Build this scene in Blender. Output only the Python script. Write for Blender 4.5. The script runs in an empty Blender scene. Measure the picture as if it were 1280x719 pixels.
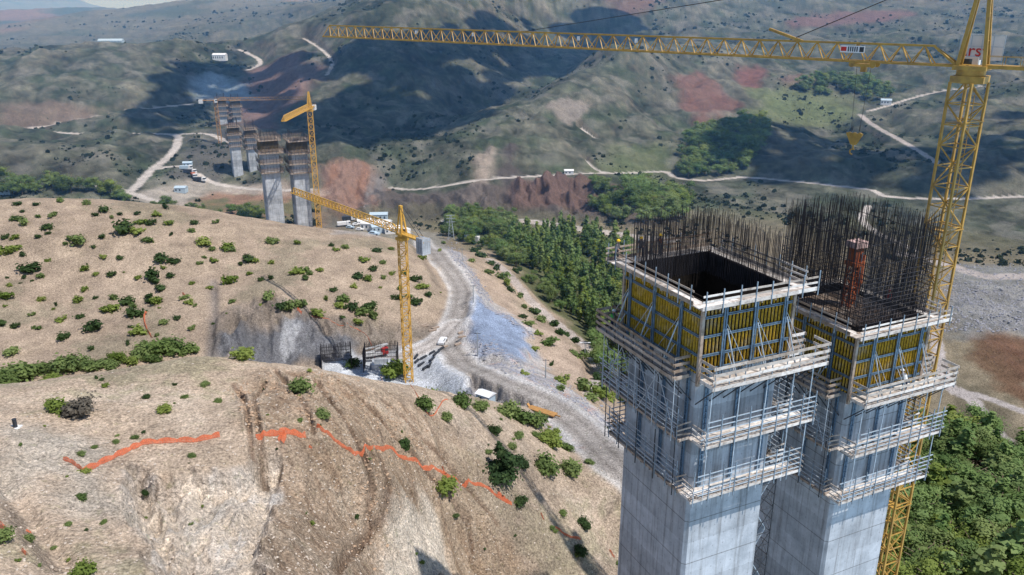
import bpy, bmesh, math, random
import numpy as np
from mathutils import Vector, Matrix
random.seed(7); np.random.seed(7)
C = bpy.context.scene.collection
R = math.radians
# ------------------------------------------------------------------ camera model
F = 1030.0; CU = 640.0; CV = 359.5; PIT = R(19.5)
CP, SP = math.cos(PIT), math.sin(PIT)
def slope(v): return math.tan(PIT + math.atan((v-CV)/F))
def atY(u, v, Y):
    z = -slope(v)*Y
    return (u-CU)/F*(Y*CP - z*SP), Y, z
def atz(u, v, z): return atY(u, v, -z/slope(v))
def ptz(u, Y, z): return (u-CU)/F*(Y*CP - z*SP), Y, z
cam = bpy.data.cameras.new('camera'); cam.sensor_width = 36.0; cam.lens = 36*F/1280
cam.clip_start = 1.0; cam.clip_end = 40000
co = bpy.data.objects.new('camera', cam); C.objects.link(co)
co.location = (0, 0, 0); co.rotation_euler = (math.pi/2-PIT, 0, 0)
bpy.context.scene.camera = co
# ------------------------------------------------------------------ noise
_pr = np.random.RandomState(99); _PM = np.tile(_pr.permutation(4096), 3).astype(np.int32)
_an = _pr.rand(4096)*2*np.pi; _GC = np.cos(_an).astype(np.float32); _GS = np.sin(_an).astype(np.float32)
def pnoise(x, y, s=0):
    x0 = np.floor(x); y0 = np.floor(y); fx = (x-x0).astype(np.float32); fy = (y-y0).astype(np.float32)
    ix = (x0.astype(np.int64)+s*37) & 4095; iy = (y0.astype(np.int64)+s*101) & 4095; pa = _PM[ix]; pb = _PM[ix+1]
    wx = fx*fx*fx*(fx*(fx*6-15)+10); wy = fy*fy*fy*(fy*(fy*6-15)+10)
    def g(dx, dy):
        a = _PM[(pb if dx else pa)+iy+dy]
        return _GC[a]*(fx-dx)+_GS[a]*(fy-dy)
    a = g(0,0)*(1-wx)+g(1,0)*wx; b = g(0,1)*(1-wx)+g(1,1)*wx
    return (a*(1-wy)+b*wy)*1.5
def fbm(x, y, wl, octs=4, s=0, gain=.5):
    t = 0; a = 1.0; n = 0
    for i in range(octs):
        t = t+a*pnoise(x/wl+13.7*i, y/wl-7.3*i, s+i); n += a; a *= gain; wl = wl/2.03
    return t/n
def ridged(x, y, wl, octs=4, s=0, gain=.5):
    t = 0; a = 1.0; n = 0
    for i in range(octs):
        t = t+a*(1-2*np.abs(pnoise(x/wl+13.7*i, y/wl-7.3*i, s+i))); n += a; a *= gain; wl = wl/2.03
    return t/n
def sstep(a, b, x):
    t = np.clip((x-a)/(b-a), 0, 1); return t*t*(3-2*t)
# ------------------------------------------------------------------ terrain: measured spots (image ray, distance north) and hidden spots
VIS = [
 (0,719,52),(150,719,55),(300,719,58),(450,719,71),(600,719,102),(760,719,112),
 (0,640,62),(150,640,68),(300,640,68),(450,650,83),(600,650,107),(760,660,121),
 (0,560,76),(150,560,80),(300,570,80),(450,570,88),(600,590,113),(760,615,128),
 (0,500,90),(150,490,96),(300,490,98),(450,500,106),(600,530,126),(700,560,137),
 (0,482,98),(150,462,108),(250,447,112),(350,455,114),(430,468,118),(500,480,126),(560,492,136),(640,507,150),
 (540,308,340),(560,340,290),(578,370,262),(570,400,238),(562,430,216),(590,460,195),(640,488,172),(700,520,156),(740,555,142),(780,592,130),
 (440,468,201),(480,440,216),(540,428,223),(511,478,197),(560,470,200),
 (0,250,300),(100,250,300),(200,257,298),(300,275,298),(400,288,300),(470,295,310),(520,305,325),
 (0,350,240),(100,350,245),(200,350,245),(300,350,248),(400,350,250),(480,360,252),(535,360,256),(540,330,290),
 (0,430,205),(100,430,207),(200,420,212),(300,385,228),(400,385,230),(470,390,232),(530,395,236),
 (0,470,185),(150,440,200),(250,440,205),
 (360,284,431),(150,240,505),(0,230,520),(215,190,600),(220,175,640),(0,165,680),(110,150,720),(300,235,545),
 (0,120,780),(0,85,860),(60,75,900),(200,62,930),(250,55,950),(310,72,960),(150,110,800),(250,110,820),(260,150,720),
 (0,60,1500),(150,42,1700),(300,35,1500),(60,28,2600),(130,13,3000),(240,9,2600),(340,-4,2300),(0,16,3300),(440,6,2300),
 (480,235,540),(400,205,560),(500,200,575),(400,150,690),(500,150,700),(600,150,770),(500,100,790),(400,80,860),(600,100,870),
 (500,50,900),(600,50,960),(700,60,1050),(480,3,980),(600,0,1080),(750,20,1150),(350,45,1020),(420,22,1010),(330,90,900),(300,130,790),(700,30,1120),
 (560,190,585),(640,145,670),(700,112,730),(760,75,820),(800,58,900),
 (600,200,560),(600,250,500),(640,270,475),(700,160,640),(700,200,580),(750,215,555),(800,130,740),(850,100,840),(900,140,740),
 (900,200,610),(850,230,545),(900,70,980),(1000,50,1080),(1000,100,880),(1000,150,740),(1000,180,650),(1000,230,540),
 (1100,150,720),(1100,200,580),(1100,100,860),(1200,100,820),(1280,100,800),(1200,50,1050),(1280,50,1000),(1280,200,560),(1280,250,490),
 (1200,300,420),(1280,330,380),(900,10,1300),(1100,10,1350),(1280,10,1300),
 (700,285,450),(800,290,430),(560,290,440),(640,300,425),(700,330,380),(780,330,380),(740,400,308),(780,450,270),(800,520,228),(900,600,192),
 (1180,600,190),(1280,500,235),(1230,430,280),(1230,370,330),(1100,719,152),(1280,719,150),(900,719,152),
 (590,320,345),(620,350,312),(640,400,250),(600,380,265),(660,430,236),(625,440,214),(700,470,215),(740,475,216),(700,400,290),(745,460,240),(750,500,200),
]
HID = [
 (0,150,-88),(150,150,-88),(300,150,-88),(420,158,-92),(500,160,-88),(0,125,-70),(200,132,-72),(380,138,-78),
 (0,400,-112),(100,380,-110),(300,380,-113),(450,380,-118),(520,400,-121),
 (0,1080,-92),(100,1150,-108),(200,1120,-98),(290,1120,-92),(400,1300,-66),
 (640,745,-112),(720,860,-97),(790,980,-75),
 (850,130,-100),(900,115,-115),(800,90,-97),(900,62,-108),(1000,60,-119),(1200,80,-120),(1000,100,-120),(1100,120,-121),
 (0,25,-36),(300,28,-42),(640,30,-72),(640,62,-80),(560,45,-60),(900,30,-100),(1280,40,-118),(300,42,-44),
 (500,1300,40),(700,1300,30),(900,1700,60),(1100,1800,60),(1280,1800,50),(700,2400,60),(1000,3000,80),(420,1500,-20),
 (0,4600,-110),(200,5200,-190),(340,4200,-160),(440,4200,-170),(0,8500,60),(70,8500,25),(140,8500,-230),(300,8500,-260),(450,8500,-260),(600,5000,60),(700,6000,60),(1280,6000,70),
 (0,13500,-300),(300,13500,-500),(640,13500,-160),(1280,13500,-60),
]
def _ctrl():
    P = [atY(*q) for q in VIS]+[ptz(*q) for q in HID]
    E = []
    for q in VIS:
        x, y, z = atY(*q)
        if q[0] <= 0: E.append((x-1.05*y, y*.9, z))
        if q[0] >= 1280: E.append((x+1.05*y, y*.9, z))
    for u, Y, z in HID:
        if u <= 0: E.append((-1.75*Y, Y*.9, z))
        if u >= 1280: E.append((1.75*Y, Y*.9, z))
    return np.array(P+E)
_cp = _ctrl()
def _warp(x, y): return np.arctan2(x, y), np.log(np.hypot(x, y))
def _tps_fit(cp):
    a, b = _warp(cp[:,0], cp[:,1]); n = len(a)
    d2 = (a[:,None]-a)**2+(b[:,None]-b)**2
    K = .5*d2*np.log(d2+1e-12)+np.eye(n)*2e-4
    Pm = np.c_[np.ones(n), a, b]
    M = np.zeros((n+3, n+3)); M[:n,:n] = K; M[:n,n:] = Pm; M[n:,:n] = Pm.T
    return a, b, np.linalg.solve(M, np.r_[cp[:,2], 0, 0, 0])
_ta, _tb, _tw = _tps_fit(_cp)
def _tps(x, y):
    a, b = _warp(np.asarray(x, float).ravel(), np.asarray(y, float).ravel()); out = np.empty(len(a))
    for i in range(0, len(a), 20000):
        s = slice(i, i+20000)
        d2 = (a[s,None]-_ta)**2+(b[s,None]-_tb)**2
        out[s] = (.5*d2*np.log(d2+1e-12))@_tw[:-3]+_tw[-3]+_tw[-2]*a[s]+_tw[-1]*b[s]
    return out
# table of the smooth shape on a regular (azimuth, log distance) raster, then bilinear
NA, NB = 700, 800
A0, A1, B0, B1 = -1.0, 1.0, math.log(14.0), math.log(15000.0)
_ga, _gb = np.meshgrid(np.linspace(A0, A1, NA), np.linspace(B0, B1, NB))
_H = _tps(np.sin(_ga)*np.exp(_gb), np.cos(_ga)*np.exp(_gb)).reshape(NB, NA)
def base_h(x, y):
    a, b = _warp(x, y)
    fa = np.clip((a-A0)/(A1-A0)*(NA-1), 0, NA-1.001); fb = np.clip((b-B0)/(B1-B0)*(NB-1), 0, NB-1.001)
    i = fa.astype(int); j = fb.astype(int); fa = fa-i; fb = fb-j
    return (_H[j,i]*(1-fa)+_H[j,i+1]*fa)*(1-fb)+(_H[j+1,i]*(1-fa)+_H[j+1,i+1]*fa)*fb
def ray_ground(u, v, hf, y0=30, y1=14000):
    Y = np.exp(np.linspace(math.log(y0), math.log(y1), 4000)); s = slope(v)
    z = -s*Y; X = (u-CU)/F*(Y*CP-z*SP); h = hf(X, Y)
    k = np.argmax(h > z)
    if k == 0: k = len(Y)-1 if not (h > z).any() else 1
    d0 = z[k-1]-h[k-1]; d1 = z[k]-h[k]; t = d0/(d0-d1) if d0 != d1 else 0
    return X[k-1]+(X[k]-X[k-1])*t, Y[k-1]+(Y[k]-Y[k-1])*t
# ------------------------------------------------------------------ world lines and areas, measured on the smooth ground
def wline(pts, y0=30, y1=14000, step=4.0):
    q = [ray_ground(u, v, base_h, y0, y1) for u, v in pts]
    return np.array(q)
def smooth_line(q, n=12):
    q = np.vstack([2*q[0]-q[1], q, 2*q[-1]-q[-2]]); out = []
    for i in range(1, len(q)-2):
        for k in range(n):
            t = k/n
            out.append(.5*((2*q[i])+(-q[i-1]+q[i+1])*t+(2*q[i-1]-5*q[i]+4*q[i+1]-q[i+2])*t*t+(-q[i-1]+3*q[i]-3*q[i+1]+q[i+2])*t**3))
    out.append(q[-2]); return np.array(out)
def dist_line(x, y, L, ret_t=False):
    """distance from points to a polyline, and index position along it (only computed inside the bounding box)"""
    best = np.full(x.shape, 1e9); bt = np.zeros(x.shape)
    m = 22
    if x.size > 3000:
        bb = (x > L[:,0].min()-m)&(x < L[:,0].max()+m)&(y > L[:,1].min()-m)&(y < L[:,1].max()+m)
        if not bb.any(): return (best, bt) if ret_t else best
        if bb.mean() < .9:
            b_, t_ = _dl(x[bb], y[bb], L, m); best[bb] = b_; bt[bb] = t_; return (best, bt) if ret_t else best
    best, bt = _dl(x, y, L, m); return (best, bt) if ret_t else best
def _dl(x, y, L, m):
    best = np.full(x.shape, 1e9); bt = np.zeros(x.shape)
    for i in range(len(L)-1):
        a, b = L[i], L[i+1]
        sel = (x > min(a[0],b[0])-m)&(x < max(a[0],b[0])+m)&(y > min(a[1],b[1])-m)&(y < max(a[1],b[1])+m)
        if not sel.any(): continue
        xs = x[sel]; ys = y[sel]; d = b-a; l2 = d@d+1e-9
        t = np.clip(((xs-a[0])*d[0]+(ys-a[1])*d[1])/l2, 0, 1)
        dd = np.hypot(xs-a[0]-t*d[0], ys-a[1]-t*d[1])
        bs = best[sel]; ts = bt[sel]; k = dd < bs
        bs[k] = dd[k]; ts[k] = (i+t)[k]; best[sel] = bs; bt[sel] = ts
    return best, bt
def in_poly(x, y, P):
    ins = np.zeros(x.shape, bool); n = len(P)
    for i in range(n):
        x0, y0 = P[i]; x1, y1 = P[(i+1) % n]
        c = ((y0 > y) != (y1 > y))
        if c.any(): ins ^= c & (x < (x1-x0)*(y-y0)/((y1-y0) if y1 != y0 else 1e-9)+x0)
    return ins
def area(x, y, P, soft):
    """0..1 mask of a world polygon with an irregular soft edge of width soft metres"""
    P = np.array(P); lo = P.min(0)-soft*3; hi = P.max(0)+soft*3
    out = np.zeros(x.shape); sel = (x > lo[0])&(x < hi[0])&(y > lo[1])&(y < hi[1])
    if not sel.any(): return out
    xs = x[sel]; ys = y[sel]
    d = np.full(xs.shape, 1e9)
    for i in range(len(P)):
        a = P[i]; b = P[(i+1) % len(P)]; e = b-a; t = np.clip(((xs-a[0])*e[0]+(ys-a[1])*e[1])/(e@e+1e-9), 0, 1)
        d = np.minimum(d, np.hypot(xs-a[0]-t*e[0], ys-a[1]-t*e[1]))
    d = np.where(in_poly(xs, ys, P), -d, d)+fbm(xs, ys, soft*4, 4, 77)*soft*2.0
    out[sel] = 1-sstep(-soft, soft, d); return out
# roads: (image points, half width m, min Y, max Y, kind)
ROADS = {
 'haul': ([(528,302),(548,318),(563,338),(577,362),(576,385),(567,408),(562,430),(572,448),(600,466),(640,484),(690,508),(730,540),(765,575),(800,615)], 3.7, 120, 420),
 'spur': ([(568,405),(548,425),(520,440),(490,452)], 3.2, 150, 260),
 'lower': ([(612,325),(640,348),(665,378),(700,408),(730,432),(746,455),(748,475),(735,490)], 1.9, 190, 420),
 'river': ([(560,276),(620,276),(660,277),(700,282),(745,289),(800,297),(840,300)], 3.2, 400, 520),
 'slope1': ([(490,235),(520,237),(560,232),(600,226),(660,221),(720,218),(780,217),(830,215),(845,222),(880,226),(930,222),(980,226),(1040,232),(1090,238),(1110,246),(1180,249),(1280,246)], 2.2, 450, 900),
 'slope2': ([(1075,143),(1090,155),(1120,172),(1150,190),(1172,205)], 2.6, 480, 900),
 'slope3': ([(1085,258),(1078,275),(1095,290),(1125,305),(1150,315)], 2.2, 300, 700),
 'slope4': ([(1085,140),(1150,120),(1200,112),(1280,104)], 2.2, 480, 1200),
 'zig1': ([(5,165),(40,164),(110,168),(210,168),(222,178),(212,195),(190,212),(165,238)], 3.0, 450, 900),
 'zig2': ([(5,165),(60,158),(120,148),(210,133),(240,130)], 2.8, 500, 1100),
 'zig3': ([(210,168),(260,168),(285,180)], 2.6, 500, 900),
 'zig4': ([(0,229),(50,228),(110,231),(160,240),(200,255),(215,270)], 2.6, 400, 700),
 'zig5': ([(190,212),(225,208),(245,218),(265,228),(300,235),(350,238),(390,237)], 2.8, 430, 700),
 'zig6': ([(300,62),(320,72),(325,80),(310,88)], 2.6, 600, 1500),
 'zig7': ([(380,48),(405,65),(415,80),(408,95)], 1.8, 600, 1500),
 'zig8': ([(265,123),(300,122),(330,124)], 3.0, 600, 1500),
 'rb1': ([(1165,405),(1185,480),(1215,500),(1240,535),(1280,570)], 2.2, 190, 420),
 'rb2': ([(1200,488),(1240,500),(1280,515)], 1.9, 190, 420),
 'rb3': ([(1130,318),(1180,330),(1230,345),(1280,345)], 4.0, 300, 520),
 'path1': ([(730,200),(745,212),(760,217)], 1.2, 450, 900),
 'path2': ([(725,160),(745,175)], 1.2, 450, 900),
}
RL = {k: smooth_line(wline(v[0], v[2], v[3])) for k, v in ROADS.items()}
def _rz(L):
    z = base_h(L[:,0], L[:,1]); k = np.ones(7)/7; zp = np.r_[[z[0]]*3, z, [z[-1]]*3]
    return np.convolve(zp, k, 'valid')
RZ = {k: _rz(L) for k, L in RL.items()}
def wp(pts, y0=30, y1=14000): return np.array([ray_ground(u, v, base_h, y0, y1) for u, v in pts])
AREAS = dict(
 pit = wp([(405,470),(402,450),(425,440),(455,447),(480,436),(520,430),(550,418),(563,425),(556,445),(585,470),(600,485),(560,500),(500,490),(440,480)], 170, 260),
 gully_rock = wp([(262,447),(262,400),(300,385),(335,372),(370,385),(405,400),(440,398),(470,405),(510,410),(545,400),(552,418),(520,430),(480,436),(455,447),(420,455),(395,462),(330,455)], 180, 262),
 rock_blue = wp([(275,450),(275,425),(310,410),(345,420),(370,400),(400,415),(440,425),(440,445),(410,458),(330,458)], 185, 250),
 fan = wp([(588,372),(607,395),(640,402),(660,425),(665,445),(640,455),(605,450),(590,428),(580,400)], 190, 300),
 gravel = wp([(540,300),(560,310),(590,345),(605,372),(625,385),(660,410),(672,445),(690,470),(730,500),(770,540),(800,590),(780,600),(700,540),(630,488),(580,466),(550,440),(565,400),(578,370),(560,335),(530,305)], 130, 400),
 redbank = wp([(585,340),(600,335),(650,385),(700,425),(735,455),(740,480),(715,488),(680,460),(660,420),(620,380)], 190, 360),
 cliff = wp([(165,585),(200,600),(250,592),(300,585),(330,560),(345,575),(335,640),(318,719),(300,735),(225,735),(200,700),(165,640)], 30, 100),
 cliff2 = wp([(180,600),(205,595),(225,660),(235,735),(215,735),(195,660)], 30, 100),
 brown = wp([(318,719),(335,640),(350,590),(330,500),(300,475),(345,462),(420,475),(500,500),(560,560),(620,640),(680,735),(320,735)], 30, 135),
 white2 = wp([(470,735),(490,660),(520,625),(545,640),(560,680),(580,735)], 30, 100),
 white3 = wp([(0,540),(60,530),(110,560),(140,600),(150,640),(90,640),(60,600),(0,610)], 30, 100),
 red1 = wp([(400,290),(400,225),(420,212),(450,210),(475,225),(488,240),(470,262),(440,285)], 400, 560),
 red2 = wp([(200,262),(260,238),(330,232),(400,235),(400,285),(330,285),(260,275)], 400, 560),
 red3 = wp([(842,110),(870,104),(893,118),(925,140),(905,150),(875,162),(850,140)], 600, 1000),
 red4 = wp([(920,100),(945,93),(960,100),(945,118),(925,128),(918,118)], 600, 1200),
 red5 = wp([(1215,420),(1245,412),(1290,430),(1290,505),(1250,490),(1215,450)], 190, 400),
 red6 = wp([(980,30),(1020,22),(1138,20),(1140,27),(1060,34),(985,36)], 800, 1600),
 red7 = wp([(975,110),(1020,106),(1020,118),(980,122)], 600, 1200),
 red8 = wp([(760,0),(830,5),(820,14),(780,16)], 800, 1700),
 red9 = wp([(300,165),(270,140),(320,85),(380,75),(400,100),(360,140),(340,165)], 600, 1200),
 green1 = wp([(935,120),(1000,118),(1060,125),(1075,140),(1010,155),(940,150)], 600, 1000),
 field = wp([(680,150),(700,138),(740,140),(732,152),(712,160)], 500, 900),
 green2 = wp([(760,195),(830,190),(845,215),(790,225),(735,215)], 450, 800),
 dark1 = wp([(200,230),(225,190),(300,150),(330,165),(270,232),(240,225)], 430, 900),
 pinkband = wp([(0,150),(60,148),(120,145),(140,152),(60,162),(0,165)], 500, 900),
 works = wp([(170,245),(230,225),(260,226),(320,233),(400,235),(400,244),(330,243),(270,240),(225,262),(180,255)], 420, 640),
 yard = wp([(420,292),(440,282),(480,283),(545,290),(560,300),(540,312),(505,300),(470,296)], 300, 470),
 quarry = wp([(1175,350),(1200,330),(1290,335),(1290,420),(1240,412),(1205,425),(1180,400)], 260, 440),
 quarry2 = wp([(235,120),(240,95),(270,92),(310,105),(310,122),(270,125)], 600, 1400),
 scar1 = wp([(570,275),(590,240),(595,205),(612,195),(618,230),(605,272)], 440, 640),
 scar2 = wp([(606,275),(622,215),(640,195),(650,215),(632,272)], 440, 640),
 cut1 = wp([(480,272),(480,245),(560,242),(640,232),(700,230),(740,245),(800,262),(840,262),(840,285),(740,278),(640,270),(560,275)], 430, 640),
 cut2 = wp([(640,232),(740,226),(780,238),(835,255),(830,272),(740,270),(640,262)], 430, 640),
 wood = wp([(545,285),(560,272),(640,283),(720,292),(790,300),(800,400),(800,520),(760,490),(735,440),(700,400),(650,345),(600,305)], 200, 520),
 bank = wp([(588,468),(606,474),(632,486),(662,497),(652,506),(622,504),(600,496),(584,486)], 150, 215),
 darksoil = wp([(1180,470),(1230,480),(1290,560),(1290,600),(1240,560),(1200,520)], 190, 420),
)
def height(x, y):
    h = base_h(x, y); r = np.hypot(x, y)
    calm = np.zeros(x.shape)
    # gullies and hummocks grow with distance
    far = sstep(420, 620, r)*(1-.0*r)
    valley = 1-sstep(-121.5, -113, h)
    g = ridged(x+.25*y, y*.6, 165, 6, 3, .52)
    amp = 21*far*(1-.9*valley)*(1-.5*sstep(900, 1300, r))
    g2 = ridged(x*.9-.35*y, y*.7+.2*x, 58, 5, 13, .55)
    G3 = ridged(x*.8+.45*y, y*.75-.2*x, 340, 3, 15, .45)
    dz = -amp*(.5-.5*g)*1.0+amp*.38+amp*.24*g2+sstep(520, 800, r)*(1-valley)*(1-.6*sstep(1200, 1600, r))*16*(G3-.25)+far*(1-.8*valley)*(fbm(x, y, 22, 5, 17, .55)*2.6)
    mid = sstep(170, 230, r)*(1-sstep(380, 480, r))*(1-valley)
    dz = dz+mid*(fbm(x, y, 42, 6, 9, .55)*1.9+ridged(x*.8+y*.3, y*.6, 16, 5, 19)*.5)
    near = 1-sstep(135, 190, r)
    dz = dz+near*(fbm(x, y, 14, 6, 21, .55)*.8+ridged(x, y, 4.5, 5, 23, .6)*.16*(.5+sstep(-.2, .3, fbm(x, y, 22, 3, 25)))+fbm(x, y, 1.2, 3, 27)*.12)
    big = sstep(1100, 2500, r)
    dz = dz+big*fbm(x, y, 900, 5, 31)*30*(1-sstep(5000, 9000, r)*.3)
    # rugged cuts
    for nm, a, wl in (('gully_rock', 3.6, 9), ('cliff', 1.9, 6.5), ('cliff2', 1.2, 4), ('brown', .75, 4.2), ('white2', 1.7, 6), ('white3', .7, 5), ('scar1', 9, 34), ('scar2', 9, 30), ('cut1', 9, 26), ('cut2', 9, 26), ('red1', 9, 20), ('red5', 1.2, 12), ('quarry', 2.0, 10), ('quarry2', 4, 30)):
        m = area(x, y, AREAS[nm], wl*.4)
        dz = dz+m*(ridged(x+.3*y, y*.45, wl, 5, 41, .55)-.35)*a
    for px, py, pr in CALM:
        d = np.hypot(x-px, y-py); dz = dz*sstep(pr*.5, pr*1.6, d)
    # terraces
    m = area(x, y, AREAS['red3'], 6)
    dz = dz+m*1.6*np.sin(h*1.1)
    m = area(x, y, AREAS['green1'], 6)
    dz = dz+m*.6*np.sin(h*2.4)
    # caterpillar tracks on the near hill
    for L, w, dep in TRK:
        d = dist_line(x, y, L)+fbm(x, y, 1.6, 3, 88)*.35; vv = np.clip(.75+1.1*fbm(x, y, 5, 3, 89), .15, 1.5)
        dz = dz-vv*dep*np.exp(-(d/w)**2)+vv*dep*.6*np.exp(-((d-w*2.0)/(w*.8))**2)
    dz = dz+GUL(x, y)
    mc = area(x, y, AREAS['cliff'], 1.0); dz = dz-mc*2.6+mc*fbm(x*2.5, y*.6, 2.0, 4, 211)*.5
    mc = area(x, y, AREAS['white2'], .9); dz = dz-mc*1.8
    # pit with a flat floor, road benches
    m = area(x, y, AREAS['pit'], 1.2)
    h = h*(1-m)+(-96.0)*m; dz = dz*(1-m*.85)
    for k, (P, w, a, b) in ROADS.items():
        L = RL[k]; d, t = dist_line(x, y, L, True)
        zi = np.interp(t, np.arange(len(L)), RZ[k]); near_r = 1-sstep(w*1.1, w*3.2, d)
        h = h*(1-near_r)+zi*near_r; dz = dz*(1-near_r*.93)*(1-.6*(1-sstep(w*2, 21, d)))
    m = area(x, y, AREAS['bank'], 1.0); dz = dz-m*3.2
    m = area(x, y, AREAS['fan'], 2.5); dz = dz*(1-m*.8)+m*2.0
    return h+dz
CALM = [(*atY(362, 284, 433)[:2], 36), (*atY(308, 231, 569)[:2], 30), (*atY(299, 196, 703)[:2], 30), (*atY(330, 250, 500)[:2], 30)]
TR = [([(330,478),(318,500),(322,530),(325,565),(328,585)],.33,.34),([(292,478),(305,500),(312,535),(316,570)],.30,.30),
      ([(420,478),(455,505),(490,545),(520,575),(555,615),(585,650)],.45,.5),([(395,480),(425,520),(450,560),(465,610),(460,650),(430,690)],.4,.42),
      ([(445,530),(468,560),(485,600),(480,640),(455,680),(420,715)],.38,.4),([(480,505),(530,550),(575,600),(620,655)],.35,.36),
      ([(345,465),(375,500),(392,540)],.3,.25),([(570,640),(585,660),(590,690)],.3,.3)]
TRK = [(smooth_line(wline(p, 30, 135)), w*.95, d*1.6) for p, w, d in TR]
GLN = [(smooth_line(wline([(266,350),(268,390),(263,425),(262,452)], 180, 300)), 1.1, .7), (smooth_line(wline([(275,440),(300,415),(330,400)], 180, 300)), 1.2, -.8),
       (smooth_line(wline([(170,590),(190,630),(205,690),(215,730)], 30, 100)), .8, 1.0), (smooth_line(wline([(205,600),(225,650),(235,700)], 30, 100)), .5, .7),
       (smooth_line(wline([(0,600),(25,630),(45,660),(80,700)], 30, 100)), 1.2, 1.2),
       (smooth_line(wline([(625,345),(650,372),(690,410),(735,450)], 190, 420)), 2.0, -.9)]
def GUL(x, y):
    t = 0
    for L, w, dep in GLN: t = t-dep*np.exp(-(dist_line(x, y, L)/w)**2)
    return t
GROUND_H = None
# ------------------------------------------------------------------ materials
def lin(r, g, b): 
    return tuple(((c/255)/12.92 if c/255 <= .04045 else ((c/255+.055)/1.055)**2.4) for c in (r, g, b))
class NT:
    def __init__(s, name):
        s.m = bpy.data.materials.new(name); s.m.use_nodes = True; s.t = s.m.node_tree; s.t.nodes.clear()
        s.out = s.n('ShaderNodeOutputMaterial'); s.b = s.n('ShaderNodeBsdfPrincipled'); s.l(s.b.outputs[0], s.out.inputs[0])
    def n(s, t, **k):
        o = s.t.nodes.new(t)
        for a, v in k.items(): setattr(o, a, v)
        return o
    def l(s, a, b): s.t.links.new(a, b)
    def coord(s, kind='Object'): return s.n('ShaderNodeTexCoord').outputs[kind]
    def noise(s, co, scale, detail=4, rough=.55, sc=None):
        if sc is not None:
            mp = s.n('ShaderNodeMapping'); s.l(co, mp.inputs[0]); mp.inputs['Scale'].default_value = sc; co = mp.outputs[0]
        o = s.n('ShaderNodeTexNoise'); s.l(co, o.inputs[0]); o.inputs['Scale'].default_value = scale
        o.inputs['Detail'].default_value = detail; o.inputs['Roughness'].default_value = rough; return o.outputs[0]
    def ramp(s, x, pts):
        o = s.n('ShaderNodeValToRGB'); s.l(x, o.inputs[0]); e = o.color_ramp.elements
        for i, (p, c) in enumerate(pts):
            q = e[i] if i < 2 else e.new(p)
            q.position = p; q.color = (*(c if isinstance(c, tuple) else (c, c, c)), 1)
        return o.outputs[0]
    def mix(s, a, b, f, mode='MIX'):
        o = s.n('ShaderNodeMix', data_type='RGBA', blend_type=mode)
        for i, x in ((0, f), (6, a), (7, b)):
            if hasattr(x, 'links') or hasattr(x, 'is_linked'): s.l(x, o.inputs[i])
            elif i == 0: o.inputs[0].default_value = x
            else: o.inputs[i].default_value = (*x, 1)
        return o.outputs[2]
    def bump(s, h, dist, strength=1.0):
        o = s.n('ShaderNodeBump'); s.l(h, o.inputs['Height']); o.inputs['Distance'].default_value = dist; o.inputs['Strength'].default_value = strength
        s.l(o.outputs[0], s.b.inputs['Normal']); return o
    def base(s, c):
        if isinstance(c, tuple): s.b.inputs['Base Color'].default_value = (*c, 1)
        else: s.l(c, s.b.inputs['Base Color'])
    def rough(s, r, spec=.3, metal=0):
        s.b.inputs['Roughness'].default_value = r; s.b.inputs['Specular IOR Level'].default_value = spec; s.b.inputs['Metallic'].default_value = metal
def simple(name, col, rough=.7, spec=.3, metal=0, var=.25, scale=3.0, grime=None, bump=.0, sc=None):
    t = NT(name); co = t.coord()
    n = t.noise(co, scale, 5, .6, sc)
    c = t.mix(tuple(x*(1-var) for x in col), tuple(min(1, x*(1+var)) for x in col), t.ramp(n, [(.3, 0.0), (.7, 1.0)]))
    if grime:
        g = t.noise(co, scale*.37+.1, 6, .7); c = t.mix(c, grime, t.ramp(g, [(.52, 0.0), (.68, .8)]))
    t.base(c); t.rough(rough, spec, metal)
    if bump: t.bump(n, bump)
    return t.m
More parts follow.
